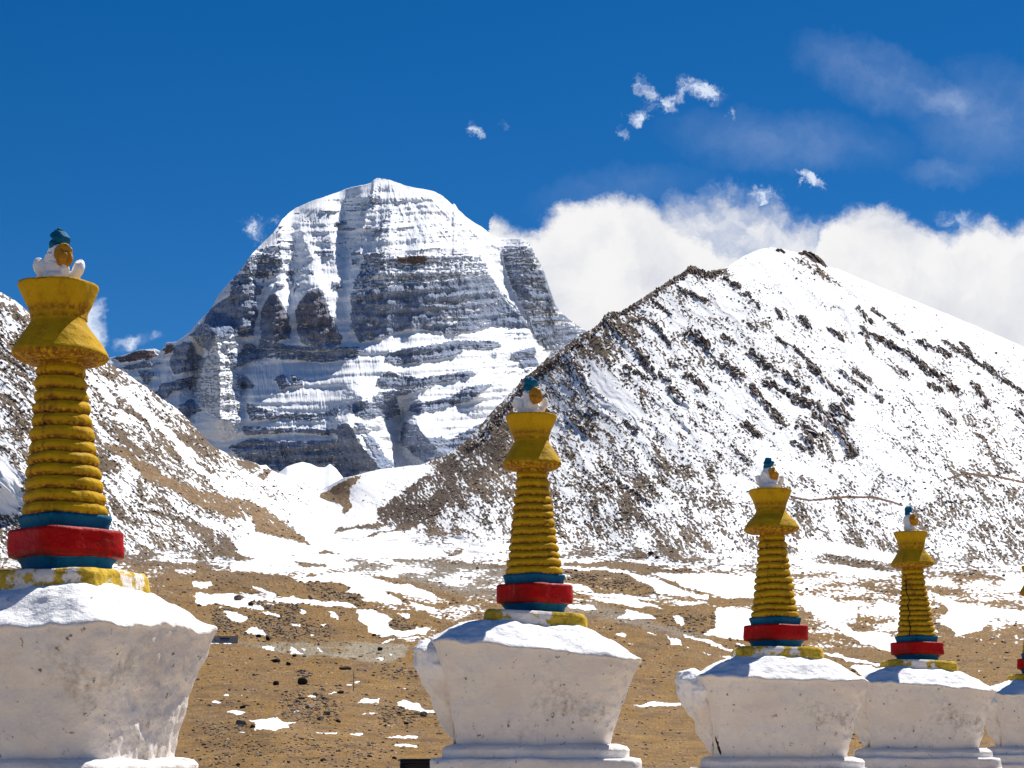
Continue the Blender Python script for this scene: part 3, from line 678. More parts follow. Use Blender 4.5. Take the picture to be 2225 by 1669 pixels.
# ---------------------------------------------------------------- the high peak
KS = np.array([(150, 800), (240, 777), (265, 773), (304, 760), (337, 758), (349, 763), (362, 744), (384, 743), (411, 723), (429, 701), (459, 671), (473, 643), (498, 614), (523, 586), (548, 551), (570, 528), (593, 507), (613, 477), (630, 461), (643, 452),
               (677, 437), (727, 420), (762, 407), (790, 402), (807, 397), (812, 391), (819, 387), (832, 388), (846, 391), (866, 398), (886, 405), (907, 409), (928, 412), (945, 417), (961, 425), (975, 438), (983, 445), (986, 442), (990, 446), (996, 456), (1016, 474), (1032, 485), (1045, 492),
               (1056, 500), (1068, 512), (1085, 517), (1130, 519), (1142, 524), (1152, 532), (1162, 551), (1170, 566), (1177, 579), (1183, 592), (1195, 629), (1207, 663), (1217, 677), (1229, 688), (1245, 700), (1264, 713), (1290, 730), (1330, 760), (1420, 830)], float)
uk = np.arange(180, 1400, 1.15); NK = 620
topk = np.interp(uk, KS[:, 0], KS[:, 1]) + fbm(uk / 12, uk * 0, 3, 91) * 1.0
VK = topk[None] + (1100 - topk[None]) * (np.arange(NK) / (NK - 1.0))[:, None]
UK = np.repeat(uk[None], NK, 0)
KU = UK + fbm(UK / 24, VK / 20, 4, 92) * 5 + fbm(UK / 6, VK / 5, 2, 93) * 1.8
KV = VK + fbm(UK / 30, VK / 16, 4, 94) * 4 + fbm(UK / 6, VK / 4, 2, 95) * 1.5
SK = np.full(UK.shape, .08)
SK += .12 * sstep(VK, 470, 560)
KP = [('K', .30, '700,385 800,330 880,330 900,400 840,470 760,520 690,560 560,590 600,510', 5),
      ('A', .62, '220,960 330,930 480,960 620,990 640,1050 540,1080 610,1140 520,1200 430,1250 300,1230 160,1150 170,1110', 3), ('A', .74, '150,1190 290,1270 400,1380 370,1440 250,1420 120,1420 0,1520 0,1300 60,1200', 3),
      ('A', .84, '0,1560 110,1430 210,1415 250,1500 300,1560 300,1800 200,1950 0,1950', 3), ('A', 0.82, '380,1659 400,1560 480,1440 550,1420 620,1530 700,1659 740,1820 720,1950 560,2010 380,1980 360,1800', 2), ('A', 0.82, '780,1659 850,1500 940,1400 1060,1350 1130,1430 1180,1560 1200,1659 1270,1800 1350,1950 1330,2060 1000,2060 850,2020 800,1900', 2),
      ('A', .85, '690,1150 740,1140 760,1190 700,1230', 1), ('A', .9, '770,1130 850,1140 870,1160 780,1160', 1), ('A', .9, '680,1240 780,1250 830,1340 770,1400 720,1360 690,1280', 2), ('A', .85, '940,1140 1010,1140 1010,1200 950,1180', 1),
      ('A', .7, '560,1300 660,1310 650,1370 560,1350', 2), ('A', .88, '1240,1290 1320,1300 1350,1360 1240,1380', 2), ('A', .85, '1020,910 1250,915 1240,960 1150,990 1050,950', 2), ('A', .9, '560,860 720,870 720,895 600,905', 1), ('A', .8, '570,790 780,785 780,805 570,805', 1),
      ('A', .72, '1480,920 1580,910 1590,960 1470,970', 2), ('A', .72, '1450,1020 1560,1020 1530,1080 1450,1090', 2), ('A', .8, '1600,960 1700,930 1850,940 1800,990 1650,1030 1600,1040', 2), ('A', .9, '1260,570 1390,570 1400,595 1270,600', 1), ('A', .72, '1300,630 1500,640 1480,662 1320,660', 1),
      ('A', .8, '1360,365 1660,362 1660,380 1370,378', 1), ('A', .7, '1400,430 1650,425 1640,440 1400,440', 1), ('A', .85, '1990,318 2080,315 2060,335 2000,335', 1), ('A', .75, '770,455 840,455 840,470 770,468', 1), ('A', .7, '1070,430 1300,430 1300,442 1080,445', 1), ('A', .85, '560,610 640,612 600,635', 1), ('A', .85, '535,675 590,685 560,700', 1),
      ('A', .6, '1660,250 1800,210 1780,330 1720,400 1660,340', 4), ('A', .6, '1700,720 1800,600 1880,480 1880,560 1780,700 1700,800', 3), ('A', .7, '1630,610 1700,610 1700,640 1640,650', 1),
      ('K', .50, '1190,410 1260,390 1330,395 1480,385 1600,385 1700,400 1730,440 1740,480 1600,500 1400,520 1180,545 1130,560 1150,480', 4), ('K', .95, '1330,398 1430,392 1470,398 1460,420 1400,430 1340,420', 2), ('K', .5, '1360,432 1530,432 1700,440 1720,470 1600,470 1400,470', 4),
      ('K', .76, '1130,560 1280,530 1450,510 1600,492 1740,475 1800,560 1870,650 1915,700 1780,700 1560,740 1430,715 1390,712 1300,740 1170,775 1130,700', 3), ('K', .62, '1470,590 1640,560 1700,600 1700,700 1600,720 1480,690 1440,640', 12), ('K', .66, '1180,560 1260,560 1260,640 1180,650', 10),
      ('K', .86, '460,700 520,630 560,590 640,560 710,570 725,640 700,740 600,750 560,700 540,750 500,800 470,790 430,740', 3), ('K', .97, '340,860 400,790 440,770 480,800 530,830 500,870 440,890 350,910', 3),
      ('K', 1.0, '90,842 200,812 270,808 285,828 240,848 120,860', 1.5), ('K', .95, '130,885 240,862 280,864 260,884 160,892', 1.5), ('K', .95, '305,805 345,782 365,800 320,822', 1.5), ('K', .70, '200,900 300,900 280,960 230,960', 3), ('K', .85, '270,990 350,960 440,930 440,980 380,1010 300,1020', 2), ('K', .85, '370,1070 430,1035 480,1080 520,1100 430,1115', 2),
      ('K', .44, '545,752 580,800 620,850 650,960 660,1050 640,1100 560,1110 450,1080 440,1000 450,900 490,860', 3), ('K', .85, '580,780 650,790 700,800 650,870 610,850', 2), ('K', .72, '570,770 720,780 880,790 1000,800 1170,790 1170,860 1050,860 900,850 760,840 640,870 600,830', 4), ('K', .9, '730,760 880,790 1000,790 1060,780 1070,810 900,810 740,800', 3),
      ('K', .85, '1050,810 1110,800 1130,850 1060,860', 3), ('K', .8, '800,930 840,910 870,960 820,980', 2), ('K', .8, '870,920 920,930 920,960 880,960', 2), ('K', .85, '1290,815 1430,790 1600,762 1760,765 1800,790 1640,805 1560,845 1330,872 1280,850', 3), ('K', .85, '1250,925 1300,900 1360,918 1440,925 1600,903 1720,885 1640,930 1440,960 1300,970 1240,960', 2.5),
      ('K', .7, '1240,990 1400,972 1420,962 1500,960 1330,1010 1250,1020', 3), ('K', .78, '1390,1045 1560,1012 1640,965 1740,960 1650,1030 1430,1082 1380,1070', 3), ('K', .85, '1110,1070 1200,1025 1260,1050 1280,1090 1180,1100', 3), ('K', .72, '1230,1000 1330,1000 1350,1090 1280,1110 1240,1060', 4),
      ('K', .9, '1350,1185 1360,1125 1450,1110 1440,1180 1560,1195 1700,1125 1720,1170 1640,1250 1460,1300 1380,1240', 3), ('K', .74, '590,1235 680,1195 860,1205 1070,1200 1100,1130 1190,1180 1250,1260 1340,1300 1320,1320 1180,1340 1100,1375 1050,1320 930,1310 830,1340 720,1315 620,1255', 3),
      ('K', .78, '640,1140 850,1145 1090,1155 1180,1130 1180,1160 1050,1178 860,1166 660,1178', 3), ('K', .66, '670,1040 820,1080 1000,1085 1080,1050 1070,1092 960,1112 830,1106 690,1112', 3), ('K', .85, '1150,1120 1230,1130 1230,1165 1180,1150', 2),
      ('K', .66, '1790,370 1920,345 1940,390 1970,440 2010,560 2050,630 2130,700 2180,740 2060,800 1990,810 1930,720 1870,600 1820,500 1800,430', 3), ('K', .9, '1820,470 1960,450 2000,530 2020,590 1900,570 1840,540', 4), ('K', .9, '1900,700 2050,700 2130,720 2060,790 1960,780', 4), ('K', .8, '1830,820 1940,790 1960,860 1900,900', 4),
      # snow fields and ledges
      ('K', .02, '1290,795 1340,760 1400,712 1480,742 1620,742 1500,772 1400,795', 2.5), ('K', .0, '1330,880 1560,838 1640,803 1760,832 1700,880 1440,918 1350,898', 2.5), ('K', .04, '840,862 1000,868 1200,830 1290,880 1230,940 1250,1000 1150,1010 1000,980 900,910', 4), ('K', .0, '640,880 730,900 800,990 1000,1015 1080,1040 1000,1075 820,1070 700,1020 650,940', 3),
      ('K', .0, '400,1130 460,1080 540,1112 640,1110 700,1118 850,1115 1080,1112 1080,1135 850,1138 640,1138 660,1185 600,1228 560,1260 520,1200', 2.5), ('K', .02, '1090,1085 1200,1100 1300,1150 1370,1250 1370,1300 1320,1290 1250,1190 1180,1120', 3), ('K', .02, '1370,1120 1450,1085 1650,1040 1740,965 1880,880 1860,960 1720,1110 1560,1190 1450,1180', 3),
      ('K', .02, '850,1180 1060,1180 1040,1200 860,1200', 2), ('K', .02, '310,1020 440,975 440,1010 400,1040 350,1060', 2), ('K', .04, '240,960 330,870 350,900 300,980 260,1010', 3), ('K', .02, '360,920 450,890 450,920 350,950', 2), ('K', .05, '480,800 520,800 500,830 440,800', 2), ('K', .04, '1740,700 1800,705 1790,735 1740,735', 2), ('K', .06, '1800,760 1850,780 1830,830 1790,790', 3), ('K', .05, '1640,880 1780,810 1790,860 1740,940', 3)]
KP += [('C', .92, '900,500 1020,450 1100,520 1200,600 1260,660 1230,760 1130,800 1000,830 870,850 820,700 870,560', 1.5), ('C', .88, '1110,340 1250,200 1400,60 1600,0 1830,0 1830,230 1560,330 1500,420 1420,430 1370,400 1350,520 1290,580 1180,480 1120,400', 1.5),
       ('C', .9, '730,960 1000,890 1110,870 1090,960 980,1010 820,1080 730,1150 650,1080', 1.5), ('C', .9, '930,1230 1080,1130 1240,1270 1130,1330 1030,1380 960,1290', 1.5), ('C', .85, '1510,580 1700,600 1720,740 1620,760', 1.5),
       ('C', .0, '1530,500 1700,470 1710,560 1640,600 1530,570', 1.5), ('C', .04, '1100,400 1190,520 1280,570 1250,660 1150,610 1100,500', 1.5), ('C', .0, '730,1160 860,1060 1060,1000 1060,1110 900,1180 820,1230', 1.5), ('C', .0, '760,890 1110,810 1090,870 780,950', 1.5), ('C', .1, '550,980 700,760 780,760 770,880 640,1040', 2),
       ('C', .95, '140,660 200,630 500,555 640,570 640,620 450,650 300,690', 1), ('C', .9, '270,750 600,680 620,720 360,790', 1), ('C', .9, '740,600 790,480 890,490 860,570', 1),
       ('C', .43, '1375,380 1420,440 1500,580 1560,680 1620,790 1640,900 1700,1040 1690,1180 1660,1330 1600,1400 1440,1420 1390,1360 1230,1290 1110,1190 1090,1030 1160,860 1240,720 1300,590 1350,500', 1.5),
       ('C', .85, '1640,840 1720,880 1850,970 1800,1020 1700,1030 1650,950', 1.5), ('C', .02, '1020,1390 1130,1320 1240,1300 1390,1370 1440,1430 1600,1410 1680,1330 1740,1400 1700,1500 1600,1659 1300,1659 1100,1500', 2), ('C', .0, '1660,790 1760,860 1900,900 2000,1060 2100,1100 2000,1250 1760,1180 1700,1060 1850,1000 1740,880', 2),
       ('G', .86, '1320,240 1400,235 1480,330 1580,460 1600,540 1640,620 1500,640 1400,700 1370,640 1290,600 1310,420', 1.5), ('G', .84, '1560,320 1620,350 1700,460 1740,560 1760,610 1680,610 1600,480', 1.5), ('G', .85, '1850,300 1900,240 2000,240 2060,340 2040,420 1940,480 1870,420', 1.5), ('G', .82, '1960,500 2080,430 2212,340 2212,520 2090,580', 1.5),
       ('G', .80, '1400,90 1500,40 1620,60 1640,180 1590,190 1470,170', 1.5), ('G', .0, '1440,240 1500,320 1580,440 1560,470 1470,360', 1), ('G', .02, '1640,190 1740,200 1830,330 1840,460 1880,560 1860,610 1780,540 1700,420 1620,300', 1.5), ('G', .05, '1840,420 1900,480 2000,540 2060,590 1900,590 1860,520', 1)]
for c, val, s, soft in KP: fill(SK, KU, KV, pts(c, s), val, soft)
for c, w, s, val in [('K', 9, '1700,310 1740,400 1800,500 1850,600 1900,670 1935,760 1955,870', .02), ('K', 5, '1740,470 1800,570 1850,630', .2), ('K', 8, '830,470 770,545 735,630 715,720 720,790', .0), ('K', 5, '860,600 868,700', .0), ('K', 10, '990,480 1040,570 1085,640 1110,740', .05), ('K', 9, '905,430 885,500 860,600', .05), ('K', 16, '1170,420 1125,520 1100,610', .02),
                     ('K', 3, '1130,547 1280,526 1450,505 1600,488 1750,468', .0), ('K', 3.5, '1800,462 1960,447', .1), ('B', 6, '210,1540 360,1560 500,1545 600,1500 640,1480', .1), ('K', 4, '1860,575 1930,590 2010,590', .1), ('K', 5, '1880,635 1960,630 2050,640', .15), ('K', 6, '1930,690 2050,680 2110,695', .1), ('K', 4, '1800,430 1870,405 1940,400', .1), ('K', 6, '1800,390 1860,375 1930,350', .1),
                     ('K', 4, '720,800 880,808 1000,812 1170,800 1300,790', .05), ('K', 4, '850,1170 850,1330', .1), ('K', 4, '1070,1180 1060,1250 1050,1290', .1), ('K', 4, '1130,1130 1180,1190 1240,1280', .05), ('K', 3, '1330,1110 1345,1200', .1), ('K', 6, '550,755 570,790', .0), ('K', 5, '480,700 500,640 560,580', .2), ('K', 3, '470,780 480,700', .1), ('K', 5, '600,750 650,720 700,700', .35),
                     ('K', 4, '1430,640 1440,600', .9), ('K', 3, '1640,950 1740,950', .1), ('K', 4, '700,1000 900,1040 1080,1048', .1)]:
    stroke(SK, KU, KV, pts(c, s), w / CR[c][2], val, 'set')
SK = np.where(SK > .8, .8 + (SK - .8) * .5, SK)
WALL = np.zeros_like(UK)
for c, s in [('K', '1140,600 1280,545 1450,525 1600,508 1740,492 1800,570 1870,660 1900,700 1780,700 1560,735 1430,712 1300,738 1170,770 1135,700'), ('A', '380,1659 400,1560 480,1440 550,1420 620,1530 700,1659 740,1820 700,1920 560,1950 380,1920'), ('A', '780,1659 850,1500 940,1400 1060,1350 1130,1430 1180,1560 1270,1800 1320,1950 1000,1960 850,1920'),
             ('C', '900,500 1020,450 1200,600 1260,660 1230,760 1000,830 870,850 820,700'), ('C', '1110,340 1250,200 1400,60 1830,0 1830,230 1560,330 1420,430 1290,580'), ('G', '1320,240 1400,235 1580,460 1640,620 1400,700 1290,600')]:
    fill(WALL, KU, KV, pts(c, s), 1.0, 8)
# strata, flutes and dusting
sv = VK + .055 * (UK - 800) + fbm(UK / 120, VK / 60, 3, 101) * 7
stra = fbm(UK / 95, sv / 3.6, 3, 102)
stra2 = perlin(UK / 200, sv / 13.0, 103) * 1.6
flut = fbm((UK + (VK - 600) * .12 * np.sign(UK - 820)) / 3.4, VK / 40, 3, 104)
dust = fbm(UK / 7, VK / 4.5, 4, 105)
brk = sstep(fbm(UK / 38, sv / 16, 3, 112), -.25, .15)
ledge = sstep(1 - np.abs(perlin(UK / 170, sv / 8.5, 113)) * 15, .1, .8) * brk + sstep(1 - np.abs(perlin(UK / 130, sv / 6.0, 116)) * 13, .1, .8) * sstep(fbm(UK / 30, sv / 12, 3, 117), -.1, .2)
lined = sstep(1 - np.abs(perlin(UK / 210, sv / 7.0, 114)) * 11, .1, .9) * sstep(fbm(UK / 22, sv / 10, 3, 115), -.05, .3)
upper = 1 - sstep(VK, 500, 590)
SK = SK + upper * .10 * sstep(stra, .0, .5)
midk = 1 - np.clip(np.abs(SK - .5) / .55, 0, 1) * .62
side = sstep(UK, 1085, 1110)
calm = 1 - .62 * WALL
RK = SK - .04 * sstep(SK, .7, .9) + midk * calm * (stra * (.42 + .25 * upper + .3 * side) + stra2 * (.07 + .25 * side) + flut * .24 + dust * .66)
RK += upper * .10 * stra + lined * .42 * (SK < .5) * (.3 + .7 * upper)
RK -= np.clip(ledge, 0, 1) * .40 * sstep(SK, .5, .75) * (1 - .8 * WALL)
thin_ = sstep(1 - np.abs(fbm(UK / 46, VK / 20, 3, 118)) * 22, .2, .9) * sstep(fbm(UK / 24, VK / 20, 2, 119), .0, .3)
RK -= thin_ * .5 * WALL
RK -= .20 * WALL * sstep(fbm(UK / 40, VK / 14, 4, 120), .1, .5) * 1.3
# slopes integrated upward: gentle snow, steep rock
SK = np.where(SK > .8, .8 + (SK - .8) * .45, SK)
RK = np.where(SK > .8, np.minimum(RK, RK), RK)
sm = smooth_rows(smooth_rows(SK + .0 * RK, 3, 0), 5, 1)
ang = np.radians(35 + 47 * sstep(sm, .22, .80))
wu_ = sstep(VK, 520, 560)
ang = ang * wu_ + np.radians(41 + 16 * sstep(sm, .3, .9)) * (1 - wu_)
ang = smooth_rows(ang, 2, 0)
s_ = np.tan(ang)
hxk, hyk, tk = rays(UK, VK)
DK = np.zeros_like(UK); DK[-1] = 3250 + np.abs(uk - 800) * .55
for i in range(NK - 2, -1, -1):
    dt = tk[i] - tk[i + 1]
    DK[i] = DK[i + 1] + DK[i + 1] * dt / (s_[i + 1] - tk[i + 1])
DK = smooth_rows(DK, 10, 1) * .35 + smooth_rows(DK, 52, 1) * .65
# the face falls back towards both shoulders
DK += np.where(UK > 820, 900, 60) * sstep(np.abs(UK - 820), 260, 620) ** 1.3
RL = np.zeros_like(UK)
for c, w, a, s in [('K', 70, 14, '970,520 975,620 965,760'), ('K', 60, 10, '810,560 800,640 800,760'), ('K', 70, 25, '640,560 640,700 620,760'), ('K', 60, -18, '900,430 860,560 868,720'), ('K', 70, -30, '830,470 735,630 715,790'), ('K', 90, -20, '1170,420 1110,600 1115,780'), ('K', 60, -14, '1700,310 1800,500 1900,670 1955,870'),
                   ('K', 60, 22, '1230,90 1210,200 1180,260'), ('K', 90, -25, '1280,120 1240,230 1180,330'), ('K', 80, 20, '1350,120 1310,200 1290,300'), ('K', 110, 130, '545,750 555,850 560,1000 560,1100'), ('K', 60, -70, '480,800 460,900 440,1000'), ('K', 90, 60, '1180,1010 1190,1090'), ('K', 110, 60, '1770,810 1760,900 1700,1000'),
                   ('K', 120, -90, '1340,1100 1340,1250 1400,1300'), ('K', 90, 70, '1120,1130 1200,1250 1260,1320'), ('K', 80, 60, '1420,1130 1500,1250'), ('K', 60, 14, '1500,100 1480,250 1450,380'), ('K', 50, -12, '1420,200 1390,300 1370,380'), ('K', 60, 12, '1620,200 1640,300 1650,380'), ('K', 50, 15, '910,260 930,330 960,400'), ('K', 50, 13, '1040,200 1040,300 1060,400'), ('K', 60, -15, '980,300 990,380 1000,460')]:
    stroke(RL, KU, KV, pts(c, s), w / 2.011, a, 'tent', 1.1)
soft_ = .35 + .65 * sstep(SK, .25, .6)
RL += (ridged(UK / 55, VK / 110, 3, 107) * 12 + fbm(UK / 16, VK / 22, 4, 108) * 8) * soft_
th_ = (UK - 826) / (VK - 300)
RL += upper * (ridged(th_ * 6 + .2 * fbm(UK / 40, VK / 40, 2, 122), VK / 130, 2, 109) * 9 + fbm(th_ * 22, VK / 60, 2, 121) * 3)
RL += sstep(RK, .45, .65) * 3.5 + flut * 2.2
RL += stra2 * 7
fadek = sstep(VK - topk[None], 0, 25)
DK = DK - RL * (.15 + .85 * fadek) * 1.15
DK = DK * 1.4
PK = to_xyz(UK, VK, DK)
RK = np.where((RK > .3) & (SK < .12), RK - .1, RK)
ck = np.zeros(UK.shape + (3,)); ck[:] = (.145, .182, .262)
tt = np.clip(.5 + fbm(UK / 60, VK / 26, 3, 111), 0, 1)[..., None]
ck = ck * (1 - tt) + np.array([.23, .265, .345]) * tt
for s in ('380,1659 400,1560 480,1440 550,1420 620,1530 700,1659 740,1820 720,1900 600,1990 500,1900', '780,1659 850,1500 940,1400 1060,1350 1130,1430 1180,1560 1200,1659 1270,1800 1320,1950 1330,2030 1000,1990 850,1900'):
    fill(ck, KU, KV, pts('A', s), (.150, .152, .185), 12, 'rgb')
fill(ck, KU, KV, pts('C', '1375,380 1500,580 1620,790 1700,1040 1660,1330 1440,1420 1230,1290 1110,1190 1090,1030 1160,860 1300,590'), (.33, .34, .36), 5, 'rgb')
for s in ('90,842 200,812 270,808 285,828 240,848 120,860', '1330,398 1430,392 1470,398 1460,420 1400,430 1340,420', '305,805 345,782 365,800 320,822'):
    fill(ck, KU, KV, pts('K', s), (.13, .095, .085), 3, 'rgb')
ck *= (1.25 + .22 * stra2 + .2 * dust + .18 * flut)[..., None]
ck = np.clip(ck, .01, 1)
bk = []
for dd, dz in [(30, -6), (120, -60), (500, -400), (1400, -900)]:
    q = PK[0].copy(); q[:, 0] += hxk[0] * dd; q[:, 1] += hyk[0] * dd; q[:, 2] = np.maximum(q[:, 2] + dz, 0); bk.append(q)
VK3 = np.concatenate([np.array(bk[::-1]), PK], 0); padk = lambda A: np.concatenate([np.repeat(A[:1], 4, 0), A], 0)
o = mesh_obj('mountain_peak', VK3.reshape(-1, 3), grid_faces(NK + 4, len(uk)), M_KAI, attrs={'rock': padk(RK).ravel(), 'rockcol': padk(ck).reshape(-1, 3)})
tag(o, 'great snow capped rock dome with banded cliffs at the valley head', 'mountain', kind='structure')

# snow mound at the head of the valley
um = np.arange(560, 790, 1.5); NM = 60
tm = np.interp(um, [560, 608, 623, 640, 657, 675, 692, 705, 717, 730, 747, 790], [1060, 1026, 1014, 1008, 1004, 1008, 1016, 1016, 1008, 1018, 1040, 1085])
VM = tm[None] + (1110 - tm[None]) * (np.arange(NM) / (NM - 1.0))[:, None]; UM = np.repeat(um[None], NM, 0)
DM = 3450 - (VM - tm[None]) * 6 + fbm(UM / 40, VM / 30, 3, 121) * 12
PM = to_xyz(UM, VM, DM); q = PM[0].copy(); q[:, 1] += 200; q[:, 2] -= 80
PM = np.concatenate([q[None], PM], 0)
o = mesh_obj('snow_mound', PM.reshape(-1, 3), grid_faces(NM + 1, len(um)), M_KAI, attrs={'rock': np.full(PM.shape[:2], .0).ravel(), 'rockcol': np.full((PM.shape[0] * PM.shape[1], 3), .2)})
tag(o, 'smooth white avalanche cone below the great peak', 'snow mound', kind='structure')
# ---------------------------------------------------------------- paints and plaster
def paint_mat(name, base, dirt, rough=.55, spec=.35, scale=9.0, under=(.62, .56, .48, 1), chip=.72):
    m, g_ = new_mat(name)
    pos = g_.node('ShaderNodeTexCoord').outputs['Object']
    cr = g_.node('ShaderNodeAttribute', attribute_name='wear_shade').outputs['Fac']
    n1 = g_.noise(pos, scale, 5, .6); n2 = g_.noise(pos, scale * 6, 5, .65); n3 = g_.noise(pos, 3.1, 3, .5)
    col = g_.mix(g_.ss(n1, .3, .7), tuple(c * .78 for c in base[:3]) + (1,), base)
    col = g_.mix(g_.ss(n3, .35, .7, 0, .35), col, tuple(min(1, c * 1.25) for c in base[:3]) + (1,))
    st = g_.noise(g_.vm('MULTIPLY', pos, (13, 13, 1.6)), 1.0, 5, .65)
    col = g_.mix(g_.ss(st, .50, .72, 0, .55), col, tuple(c * .55 for c in base[:3]) + (1,))
    col = g_.mix(g_.ss(st, .40, .26, 0, .45), col, under)
    w = g_.m('MULTIPLY', g_.m('ADD', g_.ss(cr, .05, .8), g_.ss(n1, .52, .72, 0, .7), clamp=True), g_.ss(n2, .32, .60), clamp=True)
    col = g_.mix(w, col, dirt)
    col = g_.mix(g_.ss(n2, chip - .03, chip + .02), col, under)
    col = g_.mix(g_.ss(cr, 1.3, 1.7), col, (.02, .013, .01, 1))
    bp = g_.node('ShaderNodeBump', {'Height': g_.m('MULTIPLY_ADD', n2, .35, n1), 'Distance': .018, 'Strength': .75})
    finish(g_, col, g_.ss(n1, .3, .7, rough - .12, rough + .15), bp, spec)
    return m


M_YEL = paint_mat('yellow_paint', (.53, .315, .008, 1), (.17, .065, .012, 1), .7, .08, 8, (.42, .30, .05, 1), .76)
M_GOLD = paint_mat('ochre_paint', (.46, .215, .004, 1), (.22, .08, .006, 1), .38, .3, 12, (.8, .55, .1, 1), .8)
M_BLU = paint_mat('blue_paint', (.003, .115, .235, 1), (.002, .025, .06, 1), .6, .1, 7, (.05, .20, .30, 1), .78)
M_RED = paint_mat('red_paint', (.42, .0015, .001, 1), (.15, .012, .005, 1), .5, .12, 7, (.55, .30, .18, 1), .73)


def plaster_mat(name, yellow=False):
    m, g_ = new_mat(name)
    pos = g_.node('ShaderNodeTexCoord').outputs['Object']
    geo = g_.node('ShaderNodeNewGeometry'); nz = g_.node('ShaderNodeSeparateXYZ', {0: geo.outputs['Normal']}).outputs[2]
    dirt_shade = g_.node('ShaderNodeAttribute', attribute_name='wear_shade').outputs['Fac']
    n1 = g_.noise(pos, 3.3, 6, .6); n2 = g_.noise(pos, 26, 6, .66); n3 = g_.noise(pos, 1.3, 3, .5); n4 = g_.noise(pos, 70, 3, .6)
    col = g_.mix(g_.ss(n1, .35, .7), (.79, .715, .65, 1), (.87, .83, .785, 1))  # wall beige has the tint of the shaded fronts painted in
    top = g_.ss(dirt_shade, .5, .1)
    col = g_.mix(top, col, (.86, .86, .87, 1))  # roof and ledge tops kept whiter, without the painted shade tint
    stain = g_.m('MULTIPLY', g_.ss(n1, .48, .66), g_.m('MULTIPLY', g_.ss(dirt_shade, .75, 1.25), g_.ss(n2, .32, .7)), clamp=True)
    col = g_.mix(g_.m('MULTIPLY', stain, .8), col, (.42, .33, .25, 1))
    n5 = g_.noise(pos, 15, 5, .62)
    pit = g_.m('MULTIPLY', g_.m('MAXIMUM', g_.ss(n2, .63, .69), g_.ss(n5, .66, .70)), g_.ss(g_.m('ADD', n1, g_.m('MULTIPLY', dirt_shade, .14)), .50, .66), clamp=True)
    col = g_.mix(g_.m('MULTIPLY', pit, .85), col, (.11, .08, .06, 1))
    if yellow:
        yl = g_.ss(g_.m('ADD', g_.noise(pos, 4.6, 6, .65), g_.m('MULTIPLY', dirt_shade, .06)), .51, .55)
        col = g_.mix(yl, col, g_.mix(g_.ss(n2, .35, .6), (.38, .24, .02, 1), (.62, .42, .05, 1)))
    col = g_.mix(g_.ss(dirt_shade, 1.5, 1.9), col, (.03, .022, .018, 1))
    h = g_.m('MULTIPLY_ADD', n5, .35, g_.m('MULTIPLY_ADD', n2, .22, g_.m('MULTIPLY_ADD', n1, .8, g_.m('MULTIPLY', n4, .05))))
    bp = g_.node('ShaderNodeBump', {'Height': h, 'Distance': .05, 'Strength': .7})
    finish(g_, col, .93, bp, .12)
    return m


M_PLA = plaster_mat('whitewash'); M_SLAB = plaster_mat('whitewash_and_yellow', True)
D2 = 12.57


def zv(v, D):
    return float(rays(np.array(CX), np.array(float(v)))[2]) * D          # height above the eye


def kpx(v, D):
    t = float(rays(np.array(CX), np.array(float(v)))[2]); return D * (cos(TILT) + t * sin(TILT)) / F


def resample(prof, step):
    p = np.array(prof, float); seg = np.hypot(*(p[1:, :2] - p[:-1, :2]).T); out = [p[0]]
    for a, b, L in zip(p[:-1], p[1:], seg):
        n = max(1, int(math.ceil(L / step)))
        for i in range(1, n + 1): out.append(a + (b - a) * i / n)
    return np.array(out)


